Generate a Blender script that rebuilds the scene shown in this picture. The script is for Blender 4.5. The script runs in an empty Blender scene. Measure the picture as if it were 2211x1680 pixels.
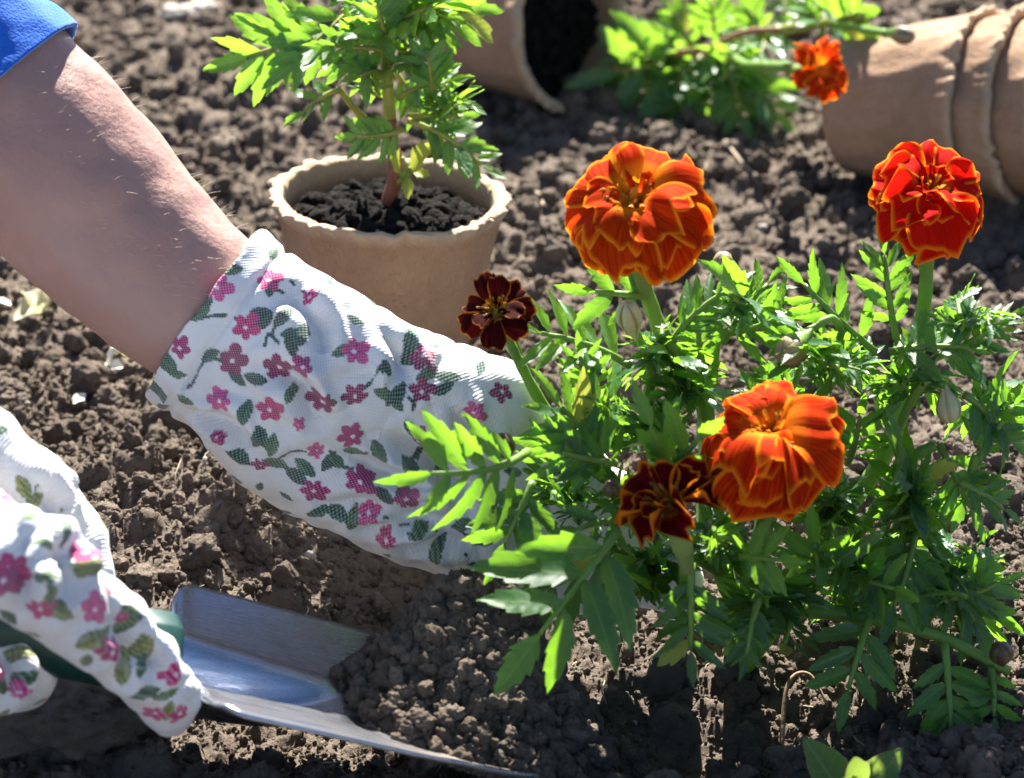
import bpy, math, random
import numpy as np
from mathutils import Vector, Matrix
rad = math.radians
random.seed(7)
RNG = np.random.default_rng(7)
sc = bpy.context.scene
COL = sc.collection

# ------------------------------------------------------------------ camera, sky, sun, exposure
PITCH, DIST, FPX = rad(25.0), 1.0, 6000.0          # picture measured on a 2211 x 1680 grid
CAM = Vector((0, -DIST*math.cos(PITCH), DIST*math.sin(PITCH)))
cam = bpy.data.cameras.new("camera"); cam_o = bpy.data.objects.new("camera", cam); COL.objects.link(cam_o)
cam_o.location = CAM; cam_o.rotation_euler = (math.pi/2-PITCH, 0, 0)
cam.sensor_width = 36.0; cam.lens = 36.0*FPX/2211.0
cam.clip_start = 0.02; cam.clip_end = 200.0
cam.dof.use_dof = True; cam.dof.focus_distance = 0.835; cam.dof.aperture_fstop = 17.0
sc.camera = cam_o
SUN_EL, SUN_AZ = rad(47.0), rad(-2.0)              # sun behind the scene
world = bpy.data.worlds.new("World"); sc.world = world; world.use_nodes = True
wn = world.node_tree; wn.nodes.clear()
wo = wn.nodes.new("ShaderNodeOutputWorld"); wb = wn.nodes.new("ShaderNodeBackground"); sk = wn.nodes.new("ShaderNodeTexSky")
sk.sky_type = 'NISHITA'; sk.sun_disc = False; sk.sun_elevation = SUN_EL; sk.sun_rotation = -SUN_AZ; sk.air_density = .65; sk.dust_density = .3; sk.ozone_density = 1.5
wb.inputs[1].default_value = 0.05
wn.links.new(sk.outputs[0], wb.inputs[0]); wn.links.new(wb.outputs[0], wo.inputs[0])
sun = bpy.data.lights.new("sun", 'SUN'); sun.energy = 5.0; sun.angle = rad(0.53); sun.color = (1.0, 0.95, 0.87)
sun_o = bpy.data.objects.new("sun", sun); COL.objects.link(sun_o)
SUN_DIR = Vector((-math.sin(SUN_AZ)*math.cos(SUN_EL), math.cos(SUN_AZ)*math.cos(SUN_EL), math.sin(SUN_EL)))
sun_o.rotation_euler = (-SUN_DIR).to_track_quat('-Z', 'Y').to_euler(); sun_o.location = SUN_DIR*3
sc.view_settings.view_transform = 'Standard'; sc.view_settings.look = 'None'
sc.view_settings.exposure = 2.35; sc.view_settings.gamma = 1.0; sc.view_settings.use_curve_mapping = False
sc.render.engine = 'CYCLES'
sc.cycles.max_bounces = 8; sc.cycles.diffuse_bounces = 4; sc.cycles.glossy_bounces = 4; sc.cycles.transmission_bounces = 6
sc.cycles.sample_clamp_indirect = 6.0

# ------------------------------------------------------------------ helpers
def ray(px, py):
    dx, dy = (px-1105.5)/FPX, -(py-840)/FPX
    f = Vector((0, math.cos(PITCH), -math.sin(PITCH))); u = Vector((0, math.sin(PITCH), math.cos(PITCH)))
    return f + Vector((1, 0, 0))*dx + u*dy
def PY(px, py, Y):                                   # the point of a picture direction that lies at world depth Y
    r = ray(px, py); return CAM + r*((Y-CAM.y)/r.y)
def PZ(px, py, z=0.0):                               # ... that lies at height z
    r = ray(px, py); return CAM + r*((z-CAM.z)/r.z)
def project(V):
    d = V-np.array(CAM); c, s = math.cos(PITCH), math.sin(PITCH)
    w = d[:, 1]*c-d[:, 2]*s; h = d[:, 1]*s+d[:, 2]*c
    return 1105.5+FPX*d[:, 0]/w, 840-FPX*h/w, w
def tag(o, label=None, cat=None, group=None, kind=None):
    if label: o["label"] = label
    if cat: o["category"] = cat
    if group: o["group"] = group
    if kind: o["kind"] = kind
    return o
def empty(name, loc=(0, 0, 0), parent=None):
    o = bpy.data.objects.new(name, None); COL.objects.link(o); o.location = loc; o.empty_display_size = 0.01
    if parent: o.parent = parent
    return o
def mesh_data(name, V, F, mat=None, smooth=True, uv=None, attrs=None):
    me = bpy.data.meshes.new(name)
    V = np.asarray(V, dtype=np.float32).reshape(-1, 3)
    if isinstance(F, np.ndarray):
        n, k = F.shape
        me.vertices.add(len(V)); me.vertices.foreach_set("co", V.ravel())
        me.loops.add(n*k); me.loops.foreach_set("vertex_index", F.astype(np.int32).ravel())
        me.polygons.add(n); me.polygons.foreach_set("loop_start", np.arange(0, n*k, k, dtype=np.int32))
        me.update(calc_edges=True); me.validate()
    else:
        me.from_pydata([tuple(v) for v in V.tolist()], [], F); me.update()
    if smooth: me.polygons.foreach_set("use_smooth", np.ones(len(me.polygons), dtype=bool))
    if uv is not None:
        l = me.uv_layers.new(name="UVMap"); idx = np.empty(len(me.loops), dtype=np.int32); me.loops.foreach_get("vertex_index", idx)
        l.data.foreach_set("uv", np.asarray(uv, dtype=np.float32)[idx].ravel())
    for k, a in (attrs or {}).items():
        a = np.asarray(a, dtype=np.float32)
        if a.ndim == 1:
            at = me.attributes.new(k, 'FLOAT', 'POINT'); at.data.foreach_set("value", a)
        else:
            at = me.attributes.new(k, 'FLOAT_COLOR', 'POINT'); at.data.foreach_set("color", np.c_[a, np.ones(len(a))].astype(np.float32).ravel())
    if mat: me.materials.append(mat)
    return me
def obj(name, me, parent=None, mat4=None):
    o = bpy.data.objects.new(name, me); COL.objects.link(o)
    if parent: o.parent = parent
    if mat4 is not None: o.matrix_local = mat4
    return o
def grid_faces(nu, nv, wrap=False):                  # nu rows, nv columns
    a = np.arange(nu*nv).reshape(nu, nv)
    if wrap: a = np.concatenate([a, a[:, :1]], axis=1)
    return np.stack([a[:-1, :-1], a[:-1, 1:], a[1:, 1:], a[1:, :-1]], axis=-1).reshape(-1, 4)
def hash3(ix, iy, iz, seed):
    h = (ix.astype(np.int64)*374761393+iy.astype(np.int64)*668265263+iz.astype(np.int64)*2147483647+seed*1274126177) & 0xffffffff
    h = ((h ^ (h >> 13))*1274126177) & 0xffffffff
    return ((h ^ (h >> 16)) & 0xffff)/65535.0*2-1
def noise(p, seed=0):                                # smooth value noise, p (n,3), result -1..1
    i = np.floor(p).astype(np.int64); f = p-i; f = f*f*f*(f*(f*6-15)+10)
    out = 0
    for dx in (0, 1):
        wx = f[:, 0] if dx else 1-f[:, 0]
        for dy in (0, 1):
            wy = f[:, 1] if dy else 1-f[:, 1]
            for dz in (0, 1):
                wz = f[:, 2] if dz else 1-f[:, 2]
                out = out+wx*wy*wz*hash3(i[:, 0]+dx, i[:, 1]+dy, i[:, 2]+dz, seed)
    return out
def fbm(p, octaves=4, seed=0, gain=0.5):
    a, s, out = 1.0, 1.0, 0
    for o in range(octaves):
        out = out+a*noise(p*s+o*17.3, seed+o); a *= gain; s *= 2.03
    return out
def tube(points, radii, sides=8, cap=True):
    P = [Vector(p) for p in points]; n = len(P); V = []
    up = Vector((0, 0, 1)); t0 = (P[1]-P[0]).normalized()
    if abs(t0.dot(up)) > .9: up = Vector((1, 0, 0))
    a = t0.cross(up).normalized()
    for i in range(n):
        t = (P[min(i+1, n-1)]-P[max(i-1, 0)]).normalized()
        a = (a-t*a.dot(t)).normalized(); b = t.cross(a)
        for k in range(sides):
            th = 2*math.pi*k/sides; V.append(P[i]+(a*math.cos(th)+b*math.sin(th))*radii[i])
    F = [tuple(f) for f in grid_faces(n, sides, True).tolist()]
    if cap: F.append(tuple(range(sides-1, -1, -1))); F.append(tuple(range((n-1)*sides, n*sides)))
    return [tuple(v) for v in V], F
def bez(pts, n=12):                                  # Catmull-Rom through the points
    P = [Vector(p) for p in pts]; P = [P[0]*2-P[1]]+P+[P[-1]*2-P[-2]]; out = []
    for i in range(1, len(P)-2):
        for k in range(n):
            t = k/n; a, b, c, d = P[i-1], P[i], P[i+1], P[i+2]
            out.append(((b*2)+(c-a)*t+(a*2-b*5+c*4-d)*t*t+(b*3-a-c*3+d)*t**3)*.5)
    out.append(P[-2]); return out

# ------------------------------------------------------------------ materials
def srgb(r, g, b):
    f = lambda c: (c/255/12.92 if c/255 <= .04045 else ((c/255+.055)/1.055)**2.4)
    return (f(r), f(g), f(b), 1)
class NT:
    def __init__(s, name):
        s.m = bpy.data.materials.new(name); s.m.use_nodes = True; s.t = s.m.node_tree; s.t.nodes.clear()
        s.out = s.n("ShaderNodeOutputMaterial")
    def n(s, t, **kw):
        x = s.t.nodes.new(t)
        for k, v in kw.items(): setattr(x, k, v)
        return x
    def l(s, a, b): s.t.links.new(a, b)
    def val(s, x, socket):
        if hasattr(x, "links"): s.l(x, socket)
        else: socket.default_value = x
    def math(s, op, a, b=0.0, c=0.0, clamp=False):
        x = s.n("ShaderNodeMath", operation=op, use_clamp=clamp)
        s.val(a, x.inputs[0]); s.val(b, x.inputs[1]); s.val(c, x.inputs[2]); return x.outputs[0]
    def mix(s, f, a, b, blend='MIX'):
        x = s.n("ShaderNodeMix", data_type='RGBA', blend_type=blend)
        s.val(f, x.inputs[0]); s.val(a, x.inputs[6]); s.val(b, x.inputs[7]); return x.outputs[2]
    def ramp(s, f, stops):
        x = s.n("ShaderNodeValToRGB"); e = x.color_ramp.elements
        while len(e) < len(stops): e.new(0.5)
        for q, (p, c) in zip(e, stops): q.position = p; q.color = c if len(c) == 4 else (*c, 1)
        s.l(f, x.inputs[0]); return x.outputs[0]
    def noise(s, scale, detail=4, rough=.55, vec=None, dist=0.0):
        x = s.n("ShaderNodeTexNoise"); x.inputs["Scale"].default_value = scale; x.inputs["Detail"].default_value = detail
        x.inputs["Roughness"].default_value = rough; x.inputs["Distortion"].default_value = dist
        s.l(vec if vec is not None else s.obj(), x.inputs["Vector"]); return x.outputs[0]
    def obj(s):
        if not hasattr(s, "_tc"): s._tc = s.n("ShaderNodeTexCoord")
        return s._tc.outputs["Object"]
    def uv(s):
        s.obj(); x = s.n("ShaderNodeSeparateXYZ"); s.l(s._tc.outputs["UV"], x.inputs[0]); return x.outputs[0], x.outputs[1]
    def attr(s, name): return s.n("ShaderNodeAttribute", attribute_name=name)
    def bump(s, h, strength=.5, dist=.001):
        x = s.n("ShaderNodeBump"); x.inputs["Strength"].default_value = strength; x.inputs["Distance"].default_value = dist
        s.l(h, x.inputs["Height"]); return x.outputs[0]
    def bsdf(s, color, rough=.6, spec=.5, normal=None, **kw):
        x = s.n("ShaderNodeBsdfPrincipled"); s.val(color, x.inputs["Base Color"]); s.val(rough, x.inputs["Roughness"])
        x.inputs["Specular IOR Level"].default_value = spec
        if normal is not None: s.l(normal, x.inputs["Normal"])
        for k, v in kw.items(): s.val(v, x.inputs[k.replace("_", " ")])
        return x.outputs[0]
    def done(s, shader): s.l(shader, s.out.inputs[0]); return s.m
    def mixsh(s, f, a, b):
        x = s.n("ShaderNodeMixShader"); s.val(f, x.inputs[0]); s.l(a, x.inputs[1]); s.l(b, x.inputs[2]); return x.outputs[0]

def soil_mat(name, dark, mid, light, sc1=60):
    k = NT(name)
    geo = k.n("ShaderNodeNewGeometry")
    n1 = k.noise(9, 5, .6, geo.outputs["Position"]); n2 = k.noise(sc1*3, 6, .7, geo.outputs["Position"]); n3 = k.noise(1500, 5, .75, geo.outputs["Position"]); n4 = k.noise(520, 4, .7, geo.outputs["Position"])
    f = k.math('ADD', k.math('MULTIPLY', n1, .55), k.math('MULTIPLY', n2, .45))
    c = k.ramp(f, [(.3, dark), (.5, mid), (.68, light)])
    oi = k.n("ShaderNodeObjectInfo")
    c = k.mix(k.math('MULTIPLY', k.math('POWER', oi.outputs["Random"], 2.0), .75), c, light)
    c = k.mix(k.ramp(n3, [(.62, (0, 0, 0)), (.75, (.5, .5, .5))]), c, (.30, .25, .20, 1))
    h = k.math('ADD', k.math('ADD', n2, n4), k.math('MULTIPLY', n3, .8))
    return k.done(k.bsdf(c, .95, .12, k.bump(h, 1.0, .0022)))
M_SOIL = soil_mat("soil", (.080, .062, .047, 1), (.160, .127, .098, 1), (.27, .218, .172, 1))
M_POTSOIL = soil_mat("potting_soil", (.006, .005, .0045, 1), (.012, .010, .009, 1), (.026, .022, .019, 1))

def peat_mat():
    k = NT("peat_fibre")
    n1 = k.noise(35, 5, .6); n2 = k.noise(260, 5, .7, dist=1.2)
    m = k.n("ShaderNodeMapping"); m.inputs["Scale"].default_value = (1, 1, .25); k.l(k.obj(), m.inputs[0])
    n3 = k.noise(900, 3, .6, m.outputs[0])
    c = k.ramp(k.math('ADD', k.math('MULTIPLY', n1, .6), k.math('MULTIPLY', n2, .4)), [(.3, (.24, .145, .088)), (.55, (.35, .225, .145)), (.75, (.46, .32, .22))])
    c = k.mix(k.ramp(n2, [(.60, (0, 0, 0)), (.70, (.7, .7, .7))]), c, (.14, .085, .05, 1))
    e = k.attr("rim").outputs["Fac"]
    c = k.mix(k.math('MULTIPLY', e, .6), c, (.52, .41, .28, 1))
    h = k.math('ADD', n2, k.math('MULTIPLY', n3, .6))
    return k.done(k.bsdf(c, .9, .15, k.bump(h, .8, .0013)))
M_PEAT = peat_mat()

def leaf_mat(name, top1, top2, trans, rib, gloss=.38, tr=.45, spec=.5):
    k = NT(name); u, v = k.uv()
    au = k.math('ABSOLUTE', u)
    oi = k.n("ShaderNodeObjectInfo")
    n = k.noise(160, 3, .5)
    c = k.mix(k.math('ADD', k.math('MULTIPLY', n, .6), k.math('MULTIPLY', oi.outputs["Random"], .5)), top1, top2)
    ph = k.math('SUBTRACT', v, k.math('MULTIPLY', au, .16))
    w = k.math('ABSOLUTE', k.math('SUBTRACT', k.math('FRACT', k.math('MULTIPLY', ph, 7.0)), .5))
    vein = k.math('LESS_THAN', w, .05)
    midr = k.math('LESS_THAN', au, .055); edge = k.math('GREATER_THAN', au, .94)
    f = k.math('MAXIMUM', k.math('MULTIPLY', vein, .35), k.math('MAXIMUM', k.math('MULTIPLY', midr, .75), k.math('MULTIPLY', edge, .55)))
    c = k.mix(f, c, rib)
    tc = k.mix(f, trans, k.mix(.45, trans, rib))
    tc = k.mix(k.math('MULTIPLY', n, .5), tc, top2)
    h = k.math('ADD', k.math('MULTIPLY', w, .8), k.math('MULTIPLY', k.noise(700, 2), .5))
    nb = k.bump(h, .25, .0006)
    t = k.n("ShaderNodeBsdfTranslucent"); k.l(tc, t.inputs[0]); k.l(nb, t.inputs["Normal"])
    rg = k.math('ADD', k.math('MULTIPLY', k.noise(55, 3), .34), gloss-.12)
    return k.done(k.mixsh(tr, k.bsdf(c, rg, spec, nb), t.outputs[0]))
M_LEAF = leaf_mat("marigold_leaf", (.020, .082, .042, 1), (.040, .125, .045, 1), (.25, .52, .010, 1), (.22, .36, .09, 1), .30, .52, .6)
M_LEAF_PALE = leaf_mat("seedling_leaf", (.035, .115, .05, 1), (.07, .17, .055, 1), (.31, .58, .020, 1), (.27, .42, .12, 1), .30, .50, .6)
M_LEAF_YELLOW = leaf_mat("yellowing_leaf", (.20, .27, .05, 1), (.30, .34, .06, 1), (.5, .55, .06, 1), (.42, .42, .12, 1), .5, .45)
M_WEED = leaf_mat("weed_leaf", (.06, .13, .035, 1), (.10, .17, .05, 1), (.36, .52, .06, 1), (.28, .32, .16, 1), .5, .4)
M_DRY = leaf_mat("dried_leaf", (.38, .36, .20, 1), (.50, .46, .30, 1), (.5, .5, .25, 1), (.6, .56, .4, 1), .6, .3)

def stem_mat(name, a, b, tr=.25, ribbed=False):
    k = NT(name); n = k.noise(90, 3)
    c = k.mix(n, a, b)
    if ribbed: c = k.mix(k.ramp(k.attr("rib").outputs["Fac"], [(.25, (.85, .85, .85)), (.7, (0, 0, 0))]), c, (.10, .13, .03, 1))
    m = k.n("ShaderNodeMapping"); m.inputs["Scale"].default_value = (1, 1, .08); k.l(k.obj(), m.inputs[0])
    nb = k.bump(k.noise(900, 2, .5, m.outputs[0]), .4, .0006)
    t = k.n("ShaderNodeBsdfTranslucent"); k.l(c, t.inputs[0])
    return k.done(k.mixsh(tr, k.bsdf(c, .42, .4, nb), t.outputs[0]))
M_STEM = stem_mat("green_stem", (.13, .26, .045, 1), (.24, .38, .08, 1), .35)
M_STEM_RED = stem_mat("reddish_stem", (.14, .045, .035, 1), (.24, .10, .05, 1), .1)
M_STEM_PINK = stem_mat("pinkish_stem", (.30, .11, .09, 1), (.34, .24, .10, 1), .25)
M_STEM_OLIVE = stem_mat("olive_stem", (.26, .30, .06, 1), (.36, .34, .09, 1), .3)
M_BUD = stem_mat("bud_green", (.17, .27, .08, 1), (.30, .36, .14, 1), .3)
M_BUD_PINK = stem_mat("bud_pinkish", (.22, .15, .10, 1), (.36, .27, .17, 1), .15, True)
M_BUD_DARK = stem_mat("bud_maroon", (.05, .02, .02, 1), (.12, .07, .03, 1), .1, True)
M_BUD_PALE = stem_mat("bud_pale", (.46, .50, .24, 1), (.58, .52, .34, 1), .25, True)

def petal_mat(name, body, dark, gold, edgew=.86, patch=.4, tr=.42):
    k = NT(name); u, v = k.uv()
    e = k.attr("edge").outputs["Fac"]; r = k.attr("tone").outputs["Fac"]
    m = k.n("ShaderNodeCombineXYZ"); k.l(k.math('MULTIPLY', u, 16.0), m.inputs[0]); k.l(k.math('MULTIPLY', v, 1.5), m.inputs[1])
    oi = k.n("ShaderNodeObjectInfo"); k.l(k.math('MULTIPLY', oi.outputs["Random"], 50.0), m.inputs[2])
    st = k.noise(1.0, 3, .6, m.outputs[0])
    c = k.mix(k.ramp(st, [(.35, (0, 0, 0)), (.65, (1, 1, 1))]), body, dark)
    g = k.math('SUBTRACT', k.math('ADD', k.math('MULTIPLY', oi.outputs["Random"], .3), patch), v)
    g = k.math('MULTIPLY', g, 3.0, clamp=True)
    g = k.math('MULTIPLY', g, k.math('ADD', st, .45), clamp=True)
    c = k.mix(g, c, gold)
    ew = k.math('ADD', e, k.math('MULTIPLY', k.math('SUBTRACT', k.noise(260, 3), .5), .22))
    ef = k.n("ShaderNodeMapRange"); ef.inputs[1].default_value = edgew; ef.inputs[2].default_value = edgew+.05; k.l(ew, ef.inputs[0])
    c = k.mix(k.math('MULTIPLY', ef.outputs[0], .85), c, gold)
    nb = k.bump(st, .25, .0008)
    t = k.n("ShaderNodeBsdfTranslucent"); k.l(c, t.inputs[0])
    return k.done(k.mixsh(tr, k.bsdf(c, .75, .04, nb), t.outputs[0]))
GOLD = (.85, .30, .012, 1)
M_PET_ORANGE = petal_mat("petal_orange", (.62, .060, .003, 1), (.36, .018, .002, 1), (.90, .32, .012, 1), .93, .42)
M_PET_FLAME = petal_mat("petal_flame", (.66, .055, .003, 1), (.34, .012, .002, 1), (.90, .28, .012, 1), .93, .46)
M_PET_RED = petal_mat("petal_red", (.60, .012, .004, 1), (.46, .006, .004, 1), (.88, .27, .01, 1), .93, .22)
M_PET_MAROON = petal_mat("petal_maroon", (.040, .0022, .002, 1), (.014, .0012, .0012, 1), (.34, .11, .008, 1), .94, .06, .22)
M_PET_WINE = petal_mat("petal_wine", (.15, .004, .005, 1), (.07, .002, .003, 1), (.62, .19, .008, 1), .90, .20, .32)
M_DISC = stem_mat("flower_disc", (.52, .16, .006, 1), (.72, .32, .012, 1), .35)
M_DISC_DULL = stem_mat("flower_disc_dull", (.26, .09, .006, 1), (.42, .19, .015, 1), .25)
def anchor(_=0): return None

# ------------------------------------------------------------------ ground: one sheet, dense where the camera looks
X0, X1, Y0, Y1, STEP = -.31, .31, -.36, .62, .00125
gx = np.arange(X0, X1+1e-9, STEP); gy = np.arange(Y0, Y1+1e-9, STEP)
GX, GY = np.meshgrid(gx, gy)                          # rows = y
flat = np.c_[GX.ravel(), GY.ravel(), np.zeros(GX.size)]
H = .006*fbm(flat*9, 3, 3).reshape(GX.shape)+.004*fbm(flat*26, 3, 11).reshape(GX.shape)
def bowl(px, py, depth, r, rx=None, rotz=0):
    c = PZ(px, py); dx, dy = GX-c.x, GY-c.y
    a, b = dx*math.cos(rotz)+dy*math.sin(rotz), -dx*math.sin(rotz)+dy*math.cos(rotz)
    return -depth*np.exp(-((a/(rx or r))**2+(b/r)**2))
H += bowl(930, 1240, .022, .030, .045)
H += bowl(760, 1500, .016, .045, .085, -.15)          # the ground under the trowel lies lower
H += bowl(1600, 1500, .012, .04, .06)
H += -bowl(520, 1120, .010, .035, .045)
H += -bowl(90, 1640, .010, .02, .03)
base_H = H.copy()
_w = np.c_[GX.ravel(), GY.ravel(), np.zeros(GX.size)]
WX = (.0011*fbm(_w*260, 2, 41)+.0016*fbm(_w*95, 2, 43)).reshape(GX.shape); WY = (.0011*fbm(_w*260, 2, 51)+.0016*fbm(_w*95, 2, 53)).reshape(GX.shape)
def splat(n, rmin, rmax, power, seed, squash=.8):
    g = np.random.default_rng(seed)
    xs, ys = g.uniform(X0, X1, n), g.uniform(Y0, Y1, n)
    rs = rmin*(rmax/rmin)**(g.random(n)**power)
    el, th = g.uniform(.65, 1.0, n), g.uniform(0, math.pi, n); up = g.uniform(-.35, .25, n)
    for x, y, r, e, t, q in zip(xs, ys, rs, el, th, up):
        i0, i1 = int((x-r*1.1-X0)/STEP), int((x+r*1.1-X0)/STEP)+2; j0, j1 = int((y-r*1.1-Y0)/STEP), int((y+r*1.1-Y0)/STEP)+2
        i0, j0 = max(i0, 0), max(j0, 0)
        if i1 <= i0 or j1 <= j0: continue
        dx, dy = GX[j0:j1, i0:i1]-x+WX[j0:j1, i0:i1], GY[j0:j1, i0:i1]-y+WY[j0:j1, i0:i1]
        if dx.size == 0: continue
        a, b = dx*math.cos(t)+dy*math.sin(t), (-dx*math.sin(t)+dy*math.cos(t))/e
        d2 = (a*a+b*b)/(r*r)
        cj, ci = min(int((y-Y0)/STEP), H.shape[0]-1), min(int((x-X0)/STEP), H.shape[1]-1)
        top = base_H[cj, ci]+q*r+squash*r*np.sqrt(np.clip(1-d2**1.5, 0, 1))
        H[j0:j1, i0:i1] = np.where(d2 < 1, np.maximum(H[j0:j1, i0:i1], top), H[j0:j1, i0:i1])
splat(2600, .0035, .0105, 2.6, 1)
splat(15000, .0014, .0045, 1.6, 2)
H += .0009*fbm(np.c_[GX.ravel(), GY.ravel(), H.ravel()]*420, 3, 21).reshape(GX.shape)
H += .0011*fbm(np.c_[GX.ravel(), GY.ravel(), H.ravel()]*150, 2, 31).reshape(GX.shape)
def ground_z(x, y, arr=None):
    arr = H if arr is None else arr
    i = min(max(int((x-X0)/STEP), 0), arr.shape[1]-1); j = min(max(int((y-Y0)/STEP), 0), arr.shape[0]-1)
    return float(arr[j, i])
far = np.array([.012*1.5**k for k in range(22)]).cumsum()
fx = np.concatenate([(X0-far)[::-1], gx, X1+far]); fy = np.concatenate([(Y0-far)[::-1], gy, Y1+far])
FX, FY = np.meshgrid(fx, fy); nf = len(far)
FZ = .010*fbm(np.c_[FX.ravel(), FY.ravel(), np.zeros(FX.size)]*12, 3, 3).reshape(FX.shape)*.8
FZ[nf:-nf, nf:-nf] = H
ground = obj("ground", mesh_data("ground", np.c_[FX.ravel(), FY.ravel(), FZ.ravel()], grid_faces(*FX.shape), M_SOIL))
tag(ground, "dug brown garden soil bed, dry and crumbly on top", None, None, "structure")

# loose crumbs: lumpy clods scattered by a node group, a mass nobody could count
def clod_mesh(name, seed, mat, sub=3, rough=.30):
    import bmesh
    bm = bmesh.new(); bmesh.ops.create_icosphere(bm, subdivisions=sub, radius=1.0)
    V = np.array([v.co[:] for v in bm.verts]); F = np.array([[v.index for v in f.verts] for f in bm.faces]); bm.free()
    g = np.random.default_rng(seed); V = V*np.array([1, g.uniform(.65, .95), g.uniform(.55, .85)])
    n = fbm(V*1.3+seed*9.1, 4, seed, .55); n2 = 1-np.abs(noise(V*2.6+seed*3.3, seed+50))
    n3 = fbm(V*4.5+seed*1.7, 3, seed+70, .65); n4 = 1-np.abs(noise(V*6.5+seed*2.9, seed+90))
    V = V*(1+rough*n+.16*(n2-.5)+.13*n3+.13*(n4-.5))[:, None]
    return mesh_data(name, V, F, mat)
def scatter(name, pts, scales, protos, label=None, parent=None, seed=1):
    g = np.random.default_rng(seed); n = len(pts)
    me = bpy.data.meshes.new(name); me.vertices.add(n); me.vertices.foreach_set("co", np.asarray(pts, dtype=np.float32).ravel())
    a = me.attributes.new("size", 'FLOAT', 'POINT'); a.data.foreach_set("value", np.asarray(scales, dtype=np.float32))
    a = me.attributes.new("turn", 'FLOAT_VECTOR', 'POINT'); a.data.foreach_set("vector", g.uniform(0, 6.283, (n, 3)).astype(np.float32).ravel())
    a = me.attributes.new("pick", 'INT', 'POINT'); a.data.foreach_set("value", g.integers(0, len(protos), n).astype(np.int32))
    o = obj(name, me, parent)
    pc = bpy.data.collections.new(name+"_shapes")
    for q in protos: pc.objects.link(bpy.data.objects.new("clod_shape", q))
    ng = bpy.data.node_groups.new(name, 'GeometryNodeTree')
    ng.interface.new_socket(name="Geometry", in_out='INPUT', socket_type='NodeSocketGeometry')
    ng.interface.new_socket(name="Geometry", in_out='OUTPUT', socket_type='NodeSocketGeometry')
    N = ng.nodes.new; L = ng.links.new
    gi, go = N("NodeGroupInput"), N("NodeGroupOutput"); ci = N("GeometryNodeCollectionInfo"); ip = N("GeometryNodeInstanceOnPoints")
    ci.inputs[0].default_value = pc; ci.inputs["Separate Children"].default_value = True; ci.inputs["Reset Children"].default_value = True
    def na(t, nm):
        x = N("GeometryNodeInputNamedAttribute"); x.data_type = t; x.inputs[0].default_value = nm; return x.outputs[0]
    L(gi.outputs[0], ip.inputs["Points"]); L(ci.outputs[0], ip.inputs["Instance"]); ip.inputs["Pick Instance"].default_value = True
    L(na('INT', "pick"), ip.inputs["Instance Index"]); L(na('FLOAT', "size"), ip.inputs["Scale"])
    e2r = N("FunctionNodeEulerToRotation"); L(na('FLOAT_VECTOR', "turn"), e2r.inputs[0]); L(e2r.outputs[0], ip.inputs["Rotation"])
    L(ip.outputs[0], go.inputs[0])
    md = o.modifiers.new("scatter", 'NODES'); md.node_group = ng
    tag(o, label, None, None, "stuff"); return o
CLODS = [clod_mesh("clod", s, M_SOIL, 4) for s in range(12)]
g = np.random.default_rng(5)
NC = 26000
cx, cy = g.uniform(X0+.01, X1-.01, NC), g.uniform(Y0+.01, Y1-.01, NC)
cs = .0006*(.0062/.0006)**(g.random(NC)**2.7)
NF = 42000                                            # fine grit where the bed is seen close up
cx, cy = np.concatenate([cx, g.uniform(-.2, .2, NF)]), np.concatenate([cy, g.uniform(-.30, .06, NF)]); cs = np.concatenate([cs, .0003*(.0016/.0003)**(g.random(NF)**1.5)])
tc = PZ(760, 1470)
keep = ~((((cx-tc.x)/.115)**2+((cy-tc.y)/.055)**2 < 1) & (cs > .0012))
pl = PZ(835, 850); keep &= ((cx-pl.x)**2+(cy-pl.y)**2 > .036**2)
cz = np.array([ground_z(x, y) for x, y in zip(cx, cy)])
crumbs = scatter("soil_crumbs", np.c_[cx, cy, cz+cs*.25][keep], cs[keep], CLODS, "loose dry soil crumbs strewn over the whole bed", seed=3)

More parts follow.
